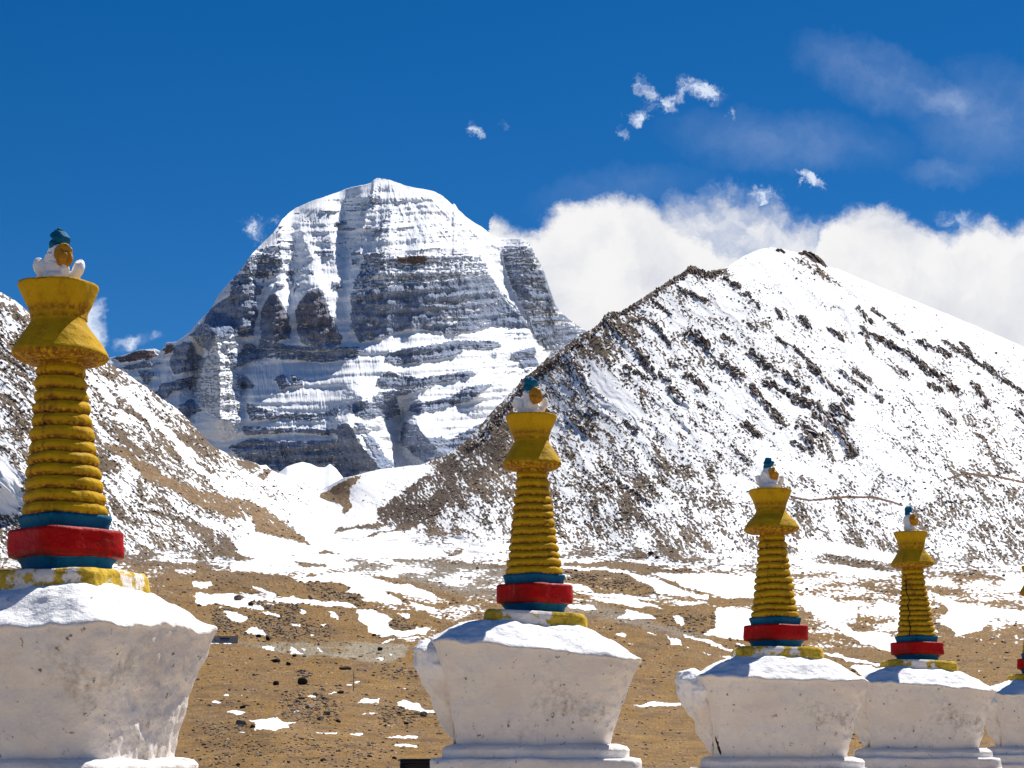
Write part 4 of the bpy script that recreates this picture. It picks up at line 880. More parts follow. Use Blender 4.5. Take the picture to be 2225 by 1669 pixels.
def loft(name, prof, mat, parent, K=160, step=.012, n=2.0, yaw=0.0, amp=.004, scale=14, seed=0, cx=None, droop=None, lean=(0, 0, 0), axis=(1, 1), post=None, close=True, big=0.0, loc=(0, 0, 0)):
    """turned or squared body: profile of (radius, height, wear) round an axis, with hand-made unevenness"""
    p = resample(prof, step)
    ph = np.linspace(0, 2 * pi, K, endpoint=False)
    q = ph - yaw
    c, s = np.cos(q), np.sin(q)
    nn_ = n
    r0 = (np.abs(c) ** nn_ + np.abs(s) ** nn_) ** (-1.0 / nn_)
    r0 = r0 / np.max(np.abs(r0 * np.cos(ph)))                           # largest half width across the view = 1
    X = p[:, :1] * (r0 * np.cos(ph))[None] * axis[0]; Y = p[:, :1] * (r0 * np.sin(ph))[None] * axis[1]
    Z = np.repeat(p[:, 1:2], K, 1)
    P_ = np.stack([X, Y, Z], -1).reshape(-1, 3)
    wear_shade = np.repeat(p[:, 2:3], K, 1).ravel() if p.shape[1] > 2 else np.zeros(len(P_))
    nrm = P_.copy(); nrm[:, 2] = 0; nrm /= np.linalg.norm(nrm, axis=1)[:, None] + 1e-6
    flat = np.clip(np.linalg.norm(P_[:, :2], axis=1) / .03, 0, 1)
    d = fbm3(P_ + seed * 3.7, scale, 4, seed) * amp
    if big: d += fbm3(P_ + seed * 5.1, scale * .22, 2, seed + 2) * big
    P_ = P_ + nrm * (d * flat)[:, None]
    P_[:, 2] += fbm3(P_ + 9.1 + seed, scale * .6, 3, seed + 5) * amp * .8
    if post is not None: P_, wear_shade = post(P_, wear_shade)
    if droop: P_[:, 2] += P_[:, 0] * droop
    P_[:, 0] += lean[0] * (P_[:, 2] - lean[2]); P_[:, 1] += lean[1] * (P_[:, 2] - lean[2])
    if cx is not None: P_[:, 0] += cx
    f = grid_faces(len(p), K, True)[:, ::-1]
    nv = len(P_)
    caps = []
    if close:
        for r_, flip in ((0, False), (len(p) - 1, True)):
            ring = np.arange(K) + r_ * K; cpt = P_[ring].mean(0)
            P_ = np.vstack([P_, cpt]); wear_shade = np.append(wear_shade, wear_shade[ring[0]])
            a, b = (ring, np.roll(ring, -1)) if flip else (np.roll(ring, -1), ring)
            caps.append(np.stack([a, b, np.full(K, len(P_) - 1), np.full(K, len(P_) - 1)], -1))
    if caps:
        # fans as triangles need their own face size: store as degenerate-free quads by pairing
        q4 = []
        for cp in caps:
            a = cp[:, 0]; ce = cp[0, 2]
            flip = cp[0, 1] == np.roll(a, -1)[0]
            ids = a[::2]; nx = a[1::2]; nn2 = np.roll(ids, -1)
            q4.append(np.stack([ids, nx, nn2, np.full(len(ids), ce)], -1))
        f = np.vstack([f] + q4)
    return mesh_obj(name, P_, f, mat, parent, attrs={'wear_shade': wear_shade}, loc=loc)


def blob(name, parts, mat, parent, seed=0, amp=.004, scale=22, loc=(0, 0, 0), cuts=0):
    """lumpy hand-moulded body: union of squashed spheres (centre, radii, tilt about y)"""
    VV_, FF_, n0 = [], [], 0
    for (c, r, tl) in parts:
        th = np.linspace(.0, pi, 34); ph = np.linspace(0, 2 * pi, 48, endpoint=False)
        T, Pp = np.meshgrid(th, ph, indexing='ij')
        p = np.stack([np.sin(T) * np.cos(Pp), np.sin(T) * np.sin(Pp), np.cos(T)], -1).reshape(-1, 3)
        rc_ = np.random.RandomState(seed * 7 + n0 % 97)
        for _ in range(cuts):
            nq = rc_.normal(size=3); nq /= np.linalg.norm(nq); p = p - np.outer(np.clip(p @ nq - rc_.uniform(.62, .88), 0, None), nq)
        p = p * np.array(r)
        d = fbm3(p + seed + n0, scale, 4, seed) * amp + fbm3(p + seed + n0 * .1, scale * .35, 2, seed + 3) * amp * 1.6
        nr = p / (np.linalg.norm(p, axis=1)[:, None] + 1e-9)
        p = p + nr * d[:, None]
        a = radians(tl); x, z = p[:, 0].copy(), p[:, 2].copy()
        p[:, 0] = x * cos(a) + z * sin(a); p[:, 2] = -x * sin(a) + z * cos(a)
        VV_.append(p + np.array(c)); FF_.append(grid_faces(34, 48, True) + n0); n0 += len(p)
    P_ = np.vstack(VV_)
    return mesh_obj(name, P_, np.vstack(FF_)[:, ::-1], mat, parent, attrs={'wear_shade': np.zeros(len(P_))}, loc=loc)


def lerp_tab(tab, D):
    """table of (half width px, v px, wear) measured on the second shrine -> metres about the eye height"""
    return [(w * kpx(v, D), zv(v, D), q) for (w, v, q) in tab]


def chorten(px_, D, dz, lean, droop, tyaw, byaw, label, seed, fin='a', crack=False, gau=True, NR_=12, cw=1.0, hw=1.0, hn=2.9, sz=1.0, ws=1.0, zbo=0.0, nb=5.2):
    base = at(px_, 1610, D)
    x0, y0 = float(base[0]), float(base[1])
    az = atan2(x0, y0)
    root = empty('chorten', (x0, y0, 0))
    tag(root, label, 'chorten', 'white chortens with yellow spires in a row')
    E = ZC + dz
    rl = (lean, 0, zv(1335, D2) + E); zb0 = zv(1345, D2) + E
    def L(name, tab, mat, **kw):
        pr = [(w, zb0 + (z + E - zb0) * sz, q) for (w, z, q) in lerp_tab(tab, D2)]
        return loft(name, pr, mat, root, seed=seed, **kw)
    # white vase: plinth, moulding, flaring body, sloping shoulder
    kb = D2 * cos(TILT) / F * ws
    zr = zv(1410, D2 - .66) + E
    zs = zv(1352, D2 - .33) + E
    zb = zv(1622, D2 - .5) + E + zbo
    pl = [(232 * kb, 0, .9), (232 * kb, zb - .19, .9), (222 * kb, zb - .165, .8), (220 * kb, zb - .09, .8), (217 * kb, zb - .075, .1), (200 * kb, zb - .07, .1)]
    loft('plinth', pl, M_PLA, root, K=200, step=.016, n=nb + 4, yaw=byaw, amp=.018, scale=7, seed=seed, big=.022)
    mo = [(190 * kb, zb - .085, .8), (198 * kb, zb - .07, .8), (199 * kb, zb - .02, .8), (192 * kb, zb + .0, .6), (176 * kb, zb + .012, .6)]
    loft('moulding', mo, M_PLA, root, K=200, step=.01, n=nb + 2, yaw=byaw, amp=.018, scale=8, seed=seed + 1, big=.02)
    H_ = zr - zb
    def body_post(P_, wear_shade):
        # a worn, wavering rim and deep pits low on the wall
        nzn = np.clip((P_[:, 2] - (zb + H_ * .86)) / (H_ * .14), 0, 1)
        w = fbm3(P_ * np.array([1, 1, .3]) + seed, 5.5, 4, seed)
        P_[:, 2] += w * .034 * nzn
        r_ = fbm3(P_ * 1.0 + seed, 16, 3, seed + 6) * .012 * sstep(P_[:, 0], -.1, .5)
        P_[:, 0] += r_; P_[:, 1] -= r_
        wear_shade = np.where(wear_shade > .5, wear_shade + (.62 if seed == 3 else .35) * sstep(P_[:, 0], .0, .45) + .2 * fbm3(P_, 1.2, 2, seed + 8), wear_shade)
        k = np.hypot(P_[:, 0], P_[:, 1]) / (225 * kb)
        if seed == 23:
            hd = np.hypot((P_[:, 0] + .53) * 1.5 + (P_[:, 2] - zb - .12) * .6, (P_[:, 2] - zb - .12) * .55) + fbm3(P_, 14, 3, 4) * .03
            hm_ = (hd < .045) & (P_[:, 1] < -.3); wear_shade = np.where(hm_, 2.2, wear_shade); P_[:, 1] += hm_ * .04
        P_[:, 2] += droop * P_[:, 0] * np.clip((P_[:, 2] - zb) / H_, 0, 1)
        return P_, wear_shade
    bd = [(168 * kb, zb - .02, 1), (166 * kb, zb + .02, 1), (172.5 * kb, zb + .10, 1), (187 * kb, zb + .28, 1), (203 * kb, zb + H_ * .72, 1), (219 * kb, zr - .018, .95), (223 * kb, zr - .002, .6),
          (220 * kb, zr + .012, .15), (200 * kb, zr + .045, 0), (165 * kb, zr + (zs - zr) * .62, 0), (130 * kb, zr + (zs - zr) * .88, 0), (100 * kb, zs, 0), (60 * kb, zs + .005, 0)]  # third value: dirt and painted shade tint on the walls, none on the roof
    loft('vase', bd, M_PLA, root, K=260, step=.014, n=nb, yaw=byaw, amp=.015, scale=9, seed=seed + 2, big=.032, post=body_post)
    if gau:  # lumpy surround of the niche on the flank
        def gp(P_, wear_shade):
            zz = np.clip((P_[:, 2] - zb) / H_, 0, 1.15)
            P_[:, 0] += -(170 + 48 * zz ** 1.1) * kb
            P_[:, 0] += fbm3(P_ + seed, 5.5, 5, seed) * .075
            P_[:, 1] += fbm3(P_ + seed + 4, 7, 4, seed) * .05
            return P_, wear_shade
        ga = [(.012, zb + .02, 1), (.045, zb + .10, .9), (.08, zb + H_ * .45, .6), (.115, zb + H_ * .68, .3), (.135, zb + H_ * .86, .1), (.12, zb + H_ * 1.02, 0), (.08, zb + H_ * 1.12, 0), (.01, zb + H_ * 1.16, 0)]
        loft('niche_frame', ga, M_PLA, root, K=120, step=.010, n=2.6, amp=.022, scale=11, seed=seed + 4, axis=(1, 3.2), post=gp)
    L('slab', [(108, 1372, .6), (112, 1362, .9), (110, 1342, 1.2), (104, 1334, .8), (70, 1333, .4)], M_SLAB, K=180, step=.01, n=7, yaw=byaw, amp=.012, scale=8, lean=rl, big=.012, droop=droop * .5)
    L('lower_tier', [(60, 1345, 0), (62, 1336, .2), (66, 1322, 0), (76, 1310, .5), (60, 1308, 0)], M_BLU, K=160, step=.008, n=4.0, yaw=tyaw, amp=.007, scale=9, lean=rl)
    L('red_tier', [(70, 1315, .6), (82.5, 1312, .9), (84, 1304, .2), (83, 1284, 0), (83, 1275, .3), (80, 1271.5, .6), (60, 1270, .2)], M_RED, K=160, step=.007, n=5.0, yaw=tyaw, amp=.008, scale=8, lean=rl)
    L('upper_tier', [(60, 1276, 0), (63, 1272, .1), (64, 1265, 0), (68, 1254, .2), (66, 1250, .6), (50, 1249, .2)], M_BLU, K=160, step=.007, n=4.0, yaw=tyaw, amp=.006, scale=9, lean=rl)
    rg = []; N_ = NR_; rs_ = np.random.RandomState(seed)
    vs = np.linspace(1252, 1026, N_ + 1); vs[1:-1] += rs_.uniform(-1.6, 1.6, N_ - 1)
    for i in range(N_):
        a_, b_ = vs[i], vs[i + 1]; w = 62.5 - 28.5 * ((i + .5) / N_) ** .93
        inn = w - 4.6
        jj = rs_.uniform(-.9, .9); rg += [(inn, a_ - .4, 1.0), (w - 1.2 + jj, a_ - 2.6, .75), (w + .4 + jj, a_ + (b_ - a_) * .36, .15), (w + .2 + jj, a_ + (b_ - a_) * .62, 0), (w - 2.4 + jj, b_ + 2.6, .1), (inn + .6, b_ + .8, .6)]
    rg += [(33, 1024, .9), (34, 1012, .8)]
    def rp(P_, wear_shade):
        wear_shade = wear_shade + .5 * sstep(fbm3(P_ + seed * 3, 7, 3, seed + 4), .15, .5)
        P_[:, 2] += fbm3(P_ * np.array([1, 1, .25]) + seed, 6, 2, seed) * .008
        sd = np.abs(P_[:, 0] + .42 * np.hypot(P_[:, 0], P_[:, 1]) + fbm3(P_, 9, 2, seed) * .02)
        wear_shade = wear_shade + .55 * (sd < .005) * (P_[:, 1] < 0) * (fbm3(P_, 5, 2, seed + 9) > .05)
        if crack:
            cp = np.array([(-.10, zv(1254, D2) + E), (-.085, zv(1225, D2) + E), (-.10, zv(1200, D2) + E), (-.075, zv(1180, D2) + E), (-.095, zv(1160, D2) + E), (-.07, zv(1140, D2) + E), (-.09, zv(1110, D2) + E), (-.085, zv(1075, D2) + E)])
            d = seg_dist(P_[:, 0] + fbm3(P_, 30, 2, 3) * .006, P_[:, 2], cp)
            wear_shade = np.where((d < .0045) & (P_[:, 1] < 0), 2.0, wear_shade)
        return P_, wear_shade
    L('ringed_spire', rg, M_YEL, K=200, step=.006, n=2.3, yaw=tyaw, amp=.010, scale=10, lean=rl, post=rp)
    L('canopy', [(30, 1022, .9), (50 * hw, 1021, .9), (60 * hw, 1017, .8), (65 * hw, 1011, .5), (64 * hw, 1006, .1), (54 * hw, 988, 0), (45, 973, .1), (38.5, 962, .2), (37, 955, .3)], M_YEL, K=180, step=.008, n=hn, yaw=byaw + .2, amp=.007, scale=9, lean=rl, big=.006)
    L('cup', [(34, 962, .4), (39, 957, .6), (39.5, 950, .3), (41, 944, .6), (46 * cw, 932, 0), (52 * cw, 918, 0), (56 * cw, 907, .2), (55 * cw, 904, .6), (44, 903, .3), (20, 904, .1)], M_YEL, K=160, step=.008, n=2.5, yaw=byaw + .1, amp=.006, scale=9, lean=rl, big=.005)
    # finial: crescent, sun disc, drop
    k = kpx(870, D2); zc_ = zb0 + (zv(903, D2) + E - zb0) * sz; lx = lean * (zc_ - rl[2])
    rt = np.array([cos(az), -sin(az), 0])
    def Pt(dx, dv, dy=0): return (lx + dx * k, dy * k, zc_ + dv * k)
    if fin == 'b':
        cres = [(Pt(-2, 12, 0), (22 * k, 18 * k, 16 * k), 0), (Pt(-8, 22, -4), (15 * k, 12 * k, 17 * k), -10), (Pt(14, 14, 0), (10 * k, 10 * k, 14 * k), 14)]
    else:
        cres = [(Pt(0, 9, 0), (29 * k, 22 * k, 14 * k), 0), (Pt(-25, 23, 0), (12 * k, 12 * k, 19 * k), -28), (Pt(27, 21, 0), (9 * k, 10 * k, 19 * k), 20), (Pt(-6, 22, -8), (14 * k, 10 * k, 12 * k), 0), (Pt(9, 18, -9), (11 * k, 9 * k, 14 * k), 8)]
    blob('crescent', cres, M_PLA, root, seed, .009, 18, cuts=5)
    blob('collar', [(Pt(-4, 38, 2), (18 * k, 15 * k, 22 * k), 6), (Pt(-10, 32, -3), (12 * k, 11 * k, 16 * k), -20)], M_PLA, root, seed + 1, .008, 18, cuts=5)
    blob('sun_disc', [(Pt(9, 40, -13), (14.5 * k, 6 * k, 20.5 * k), -4), (Pt(8, 37, -15), (11 * k, 6 * k, 14 * k), 8)], M_GOLD, root, seed + 2, .010, 30, cuts=7)
    blob('jewel', [(Pt(-1, 71, 0), (15 * k, 12 * k, 11.5 * k), 14), (Pt(-2, 79, 0), (9 * k, 8 * k, 6.5 * k), -8), (Pt(-8, 60, 0), (8 * k, 8 * k, 11 * k), 26)], M_BLU, root, seed + 3, .009, 20, cuts=9)
    return root


CH = [dict(px_=130, D=8.52, dz=-.10, sz=.978, ws=.925, zbo=.05, lean=-.072, droop=.03, tyaw=radians(45), byaw=radians(-19), seed=3, NR_=12, cw=1.02, hw=1.02, hn=2.5, label='largest white chorten at the left edge, pitted vase and glossy red tier'),
      dict(px_=1163, D=12.57, dz=0, lean=-.018, droop=-.10, tyaw=radians(45), byaw=0, seed=11, NR_=13, cw=1.0, hw=1.0, label='central chorten below the rocky ridge, smooth vase with rough shoulder lobe'),
      dict(px_=1692, D=15.3, dz=-.10, sz=.955, lean=-.016, droop=-.03, tyaw=radians(40), byaw=0, seed=23, NR_=12, cw=.98, hw=1.08, hn=3.4, label='third chorten, faceted light blue tip and a dark hole low on its vase'),
      dict(px_=2001, D=19.3, dz=-.05, sz=.965, lean=-.020, droop=-.07, tyaw=radians(30), byaw=0, seed=37, NR_=13, cw=.94, hw=1.0, hn=5.0, label='chorten with a dark crack running down its ringed spire', fin='b', crack=True),
      dict(px_=2263, D=24.2, dz=-.03, zbo=-.02, lean=.03, droop=-.02, tyaw=radians(45), byaw=0, seed=51, label='farthest chorten, cut off by the right edge of the view')]
roots = [chorten(**c) for c in CH]


# ---------------------------------------------------------------- loose stone
def ico(sub):
    bm_t = (1 + sqrt(5)) / 2
    v = [(-1, bm_t, 0), (1, bm_t, 0), (-1, -bm_t, 0), (1, -bm_t, 0), (0, -1, bm_t), (0, 1, bm_t), (0, -1, -bm_t), (0, 1, -bm_t), (bm_t, 0, -1), (bm_t, 0, 1), (-bm_t, 0, -1), (-bm_t, 0, 1)]
    f = [(0, 11, 5), (0, 5, 1), (0, 1, 7), (0, 7, 10), (0, 10, 11), (1, 5, 9), (5, 11, 4), (11, 10, 2), (10, 7, 6), (7, 1, 8), (3, 9, 4), (3, 4, 2), (3, 2, 6), (3, 6, 8), (3, 8, 9), (4, 9, 5), (2, 4, 11), (6, 2, 10), (8, 6, 7), (9, 8, 1)]
    v = [np.array(a, float) / np.linalg.norm(a) for a in v]
    for _ in range(sub):
        nf, cache = [], {}
        def midp(a, b):
            k_ = (min(a, b), max(a, b))
            if k_ not in cache:
                m_ = v[a] + v[b]; v.append(m_ / np.linalg.norm(m_)); cache[k_] = len(v) - 1
            return cache[k_]
        for a, b, c in f:
            x, y, z = midp(a, b), midp(b, c), midp(c, a); nf += [(a, x, z), (b, y, x), (c, z, y), (x, y, z)]
        f = nf
    return np.array(v), np.array(f)


def rock_shape(sub, seed, cuts=9):
    v, f = ico(sub); r = np.random.RandomState(seed)
    for _ in range(cuts):                                             # flat fracture faces
        n_ = r.normal(size=3); n_ /= np.linalg.norm(n_); d_ = r.uniform(.45, .85)
        h_ = v @ n_ - d_; v = v - np.outer(np.clip(h_, 0, None), n_)
    if sub > 1: v = v * (1 + .10 * fbm3(v, 2.2, 3, seed))[:, None]
    return v, f


def stone_mat(name, snow):
    m, g_ = new_mat(name)
    geo = g_.node('ShaderNodeNewGeometry')
    rc = g_.node('ShaderNodeAttribute', attribute_name='rockcol').outputs['Color']
    n1 = g_.noise(geo.outputs[0], 2.2, 5, .65)
    col = g_.node('ShaderNodeVectorMath', {0: rc, 'Scale': g_.ss(n1, .3, .7, .65, 1.35)}, operation='SCALE').outputs[0]
    if snow:
        nz = g_.node('ShaderNodeSeparateXYZ', {0: geo.outputs['Normal']}).outputs[2]
        col = g_.mix(g_.ss(g_.m('ADD', nz, g_.m('MULTIPLY', g_.m('SUBTRACT', n1, .5), 1.2)), .80, .95), col, (.8, .8, .82, 1))
    finish(g_, col, .9, g_.node('ShaderNodeBump', {'Height': n1, 'Distance': .15, 'Strength': .6}), .15)
    return m


M_STN = stone_mat('loose_stone', False); M_STS = stone_mat('snow_dusted_stone', True)


def scatter(name, label, cat, dens, n, smin, smax, colors, mat, seed, flat=.62, power=2.2):
    r = np.random.RandomState(seed)
    w = np.clip(dens[:-1, :-1], 0, None).ravel().astype(float); w /= w.sum()
    idx = r.choice(len(w), n, p=w); ii, jj = np.divmod(idx, dens.shape[1] - 1)
    base_ = P3[ii, jj] * (1 - r.rand(n)[:, None] * .5)
    a_ = r.rand(n)[:, None]; base_ = P3[ii, jj] * (1 - a_) + P3[ii + 1, jj + 1] * a_
    pxs = D0[ii, jj] / F
    size = (smin + (smax - smin) * r.rand(n) ** power) * pxs * .5
    V_, F__, C_ = [], [], []; nv = 0
    for vi in range(10):
        sh, fc = rock_shape(1, seed * 10 + vi, 8)
        m_ = np.nonzero(np.arange(n) % 10 == vi)[0]; k_ = len(m_)
        th = r.rand(k_) * 2 * pi; sc = np.stack([r.uniform(.8, 1.5, k_), r.uniform(.8, 1.3, k_), r.uniform(flat * .7, flat * 1.3, k_)], -1) * size[m_][:, None]
        p = sh[None] * sc[:, None]
        x = p[..., 0] * np.cos(th)[:, None] - p[..., 1] * np.sin(th)[:, None]; y = p[..., 0] * np.sin(th)[:, None] + p[..., 1] * np.cos(th)[:, None]
        p = np.stack([x, y, p[..., 2] + sc[:, 2:3] * .35], -1) + base_[m_][:, None]
        V_.append(p.reshape(-1, 3)); F__.append((fc[None] + (np.arange(k_) * len(sh))[:, None, None] + nv).reshape(-1, 3)); nv += k_ * len(sh)
        cc_ = np.array(colors)[r.randint(0, len(colors), k_)] * r.uniform(.75, 1.25, (k_, 1)); C_.append(np.repeat(cc_, len(sh), 0))
    o = mesh_obj(name, np.vstack(V_), np.vstack(F__), mat, smooth=False, attrs={'rockcol': np.vstack(C_)})
    return tag(o, label, cat, kind='stuff')


_pt = np.clip(fbm(U0 / 70, V0 / 24, 3, 131) + .25, 0, 1)
plain = wN * sstep(ROCK, .5, .62) * (V0 < 1690)
clus = np.zeros_like(U0)
for c, a, s, soft in [('H', 1.0, '420,120 560,130 760,180 900,250 960,300 900,360 720,330 560,280 430,220', 14), ('H', .9, '960,20 1100,30 1300,110 1480,170 1560,230 1480,290 1300,240 1150,160 1000,80', 12), ('H', 1.0, '100,260 230,280 330,400 440,540 140,520 100,400', 12), ('H', .8, '430,330 700,350 1000,420 1300,480 1200,540 800,560 560,560 480,420', 16),
                      ('H', 1.0, '1760,390 1900,370 2060,420 2010,490 1870,500 1800,460', 8), ('N', .9, '950,470 1150,480 1150,530 980,525', 6), ('N', .9, '860,760 1000,720 1300,740 1420,860 1380,990 1100,1010 860,960', 18), ('N', .8, '0,1030 300,1040 520,1060 500,1100 200,1095 0,1090', 8), ('N', .28, '0,1110 400,1130 1000,1200 1900,1280 2100,1400 1500,1420 800,1400 0,1400', 30),
                      ('N', .8, '1800,820 2000,860 2250,920 2200,1050 1900,1020', 16), ('N', .7, '1900,430 2250,430 2250,560 1950,560', 16), ('M', 1.0, '1010,830 1250,830 1500,840 1800,860 1760,960 1700,1060 1500,1070 1200,990', 10), ('M', .9, '0,350 500,380 900,500 1080,600 700,570 300,500 0,430', 12), ('M', .9, '940,280 1300,300 1800,360 1880,440 1700,500 1560,450 1200,350', 12)]:
    fill(clus, WU, WV, pts(c, s), a, soft, 'set')
gd = plain * (.05 + .25 * _pt ** 2 * sstep(V0, 1200, 1300) + clus * 1.2)
scatter('stones', 'grey brown stones strewn over the plain', 'stones', gd, 12000, 2.0, 9.5, [(.16, .12, .085), (.22, .165, .115), (.28, .21, .15), (.11, .08, .06), (.34, .27, .20)], M_STN, 5, .6, 2.6)
md = (isR * 1.0 + isL * .9) * np.exp(-((S - .5) / .22) ** 2) * np.clip(.25 + sp * 1.6, 0, 2) * edge_fade
scatter('scree', 'dark broken rock fallen over the snow slopes', 'scree', md, 15000, 1.8, 6.5, [(.10, .075, .058), (.07, .055, .045), (.14, .105, .08), (.05, .042, .038)], M_STS, 6, .75, 2.4)

def crags():
    r = np.random.RandomState(77); V_, F__, C_ = [], [], []; nv = 0
    shapes = [rock_shape(2, 900 + i, 12) for i in range(12)]
    Pu = np.gradient(P3, axis=1) / US
    Pv = np.gradient(P3, axis=0) / np.maximum(np.gradient(V0, axis=0), .2)[..., None]
    def put(u, v, L_, W_, H_, ang, cen=.15):
        nonlocal nv
        j = int(round((u - us[0]) / US)); j = min(max(j, 1), len(us) - 2); i = int(np.argmin(np.abs(V0[:, j] - v))); i = max(i, 2)
        if v < V0[0, j] - 12: return
        k_ = D0[i, j] / F; a = radians(ang)
        ea = Pu[i, j] * cos(a) + Pv[i, j] * sin(a); nl = np.linalg.norm(ea); ea = ea / (nl + 1e-9) * min(nl, 2.6 * k_)
        eu = ea / (np.linalg.norm(ea) + 1e-9)
        n_ = np.cross(Pu[i, j], Pv[i, j]); n_ /= np.linalg.norm(n_) + 1e-9; n_ *= np.sign(n_[2])
        n_ = n_ * .75 + np.array([0, -.35, .2]); n_ /= np.linalg.norm(n_)
        eb = np.cross(n_, eu); sh, fc = shapes[r.randint(12)]
        p = P3[i, j] + np.outer(sh[:, 0], ea) * L_ * .5 + np.outer(sh[:, 1], eb) * W_ * .5 * k_ + np.outer(sh[:, 2] * .5 + cen, n_) * H_ * k_
        V_.append(p); F__.append(fc + nv); nv += len(p)
        c = [(.055, .044, .040), (.085, .064, .052), (.13, .09, .066), (.19, .125, .085)][r.choice(4, p=[.22, .27, .28, .23])]
        C_.append(np.repeat(np.array([c]) * r.uniform(.8, 1.2), len(p), 0))
    for c, w, s_ in ROCKS:
        P_ = pts(c, s_); w = w / CR[c][2]
        seg = np.hypot(*(P_[1:] - P_[:-1]).T); tot = seg.sum(); n = int(tot / (w * .22)) + 2
        for t in r.rand(n):
            d = t * tot; q = 0
            while q < len(seg) - 1 and d > seg[q]: d -= seg[q]; q += 1
            b = P_[q] + (P_[q + 1] - P_[q]) * d / seg[q]; dr = (P_[q + 1] - P_[q]) / seg[q]; nrm_ = np.array([-dr[1], dr[0]])
            b = b + nrm_ * r.normal() * w * .45; z = r.uniform(.35, 1.0) ** 1.3
            an = math.degrees(math.atan2(dr[1], dr[0])) + r.normal() * 14
            put(b[0], b[1], w * 1.7 * z + 3, w * .85 * z + 2, w * .75 * z + 2, an)
    for k in range(420):                                              # the shattered crest
        t = r.rand() * (len(crest) - 1); q = int(t); b = crest[q] + (crest[q + 1] - crest[q]) * (t - q) + r.normal(size=2) * (3, 4) + (3, 5)
        put(b[0], b[1], r.uniform(4, 11), r.uniform(3, 7), r.uniform(3, 8), r.uniform(20, 80))
    for (u, v) in ((1742, 549), (1750, 546), (1760, 548), (1768, 552), (1776, 560), (1785, 568), (1757, 552), (1690, 541), (1700, 543)):
        put(u, v + 4, 15, 11, 9, 25)
    o = mesh_obj('outcrops', np.vstack(V_), np.vstack(F__), M_STS, smooth=False, attrs={'rockcol': np.vstack(C_)})
    tag(o, 'brown broken crags standing out of the snow on the right mountain', 'outcrops', kind='stuff')


crags()

BOULD = [  # u, v of the foot, width, height in survey units, colour, label
    (598, 1440, 23, 10, 0, 'long black boulder with a flat base, leftmost of the dark ones on the plain'), (626, 1446, 12, 8, 0, 'small dark boulder just right of the long black one'), (751, 1455, 27, 10, 0, 'wide domed black boulder up the slope behind the thin pole'),
    (657, 1488, 22, 17, 0, 'tall pointed black boulder standing alone on the brown plain'), (601, 1489, 15, 9, 0, 'rounded dark boulder left of the tall pointed one'), (654, 1462, 12, 7, 1, 'pale boulder on top of the small stone heap'),
    (529, 1540, 17, 9, 0, 'dark rounded boulder above the largest near snow patch'), (526, 1576, 28, 14, 1, 'grey flat topped boulder at the left end of the snow patch'), (548, 1582, 12, 8, 0, 'dark stone touching the left tip of the snow patch'),
    (675, 1541, 24, 10, 2, 'tan slab shaped boulder among the stones in mid plain'), (711, 1554, 18, 10, 1, 'angular brown boulder below the tan slab'), (697, 1566, 16, 10, 1, 'grey boulder left of a dark stone below the tan slab'),
    (735, 1570, 13, 7, 0, 'dark stone right of the grey boulder in mid plain'), (740, 1507, 17, 7, 0, 'low dark boulder at the end of a thin snow strip'), (705, 1521, 15, 7, 0, 'dark boulder above the tan slab'), (686, 1512, 12, 8, 1, 'round grey boulder above the dark one near the thin snow strip'),
    (655, 1520, 16, 7, 0, 'flat dark boulder left of the round grey one'), (648, 1528, 12, 9, 1, 'round brown boulder below a flat dark one'), (640, 1427, 11, 7, 0, 'dark stone at the foot of the grey bank beside a snow tongue'), (826, 1414, 12, 8, 0, 'dark stone high on the right half of the grey bank'),
    (563, 1387, 14, 8, 0, 'dark boulder under a snow patch right of the signboard'), (582, 1393, 11, 9, 0, 'upright dark stone nearest the signboard'), (676, 1302, 19, 10, 2, 'pale tan boulder alone on the bare brown hillside'), (767, 1302, 19, 10, 1, 'flat topped brown boulder at the right end of the rubble field'), (519, 1304, 24, 12, 1, 'brown boulder at the upper left end of the rubble field'),
    (545, 1316, 13, 8, 0, 'dark boulder beside a snow patch on the rubble hillside'), (812, 1383, 12, 6, 0, 'dark stone at the lower left edge of the big snow patch'), (920, 1558, 18, 12, 1, 'peaked boulder in the snow left of the central chorten'), (868, 1552, 13, 6, 0, 'dark stone right of the row of small stones near mid plain'),
    (883, 1575, 11, 6, 0, 'dark stone below the peaked boulder in the snow'), (700, 1655, 17, 8, 0, 'dark angular stone near the bottom of the plain'), (857, 1649, 11, 6, 0, 'dark pointed stone near the black board'), (803, 1645, 12, 5, 0, 'low dark stone on the bottom strip of plain left of the black board'),
    (628, 1659, 9, 6, 1, 'small grey stone near the bottom edge of the plain'), (517, 1664, 10, 6, 0, 'dark stone near the bottom edge by the largest chorten'), (1415, 1206, 13, 8, 0, 'dark round boulder on snow right of the central spire'), (1427, 1214, 11, 6, 0, 'dark stone under the round boulder right of the central spire')]
BC = [(.035, .026, .022), (.17, .135, .105), (.27, .20, .145)]
for i, (u, v, w, h, ci, lb) in enumerate(BOULD):
    p0 = ground_D(u, v); k_ = float(np.hypot(p0[0], p0[1])) / F
    sh, fc = rock_shape(3, 300 + i, 7)
    sh = sh / np.abs(sh).max(0)
    sh = sh * np.array([w * .5, w * .38, h * .62]) * k_
    o = mesh_obj('boulder', sh, fc, M_STN, smooth=False, attrs={'rockcol': np.repeat(np.array([BC[ci]]), len(sh), 0)}, loc=(float(p0[0]), float(p0[1]), float(p0[2]) + h * .36 * k_))
    tag(o, lb, 'boulder', 'boulders on the brown plain')


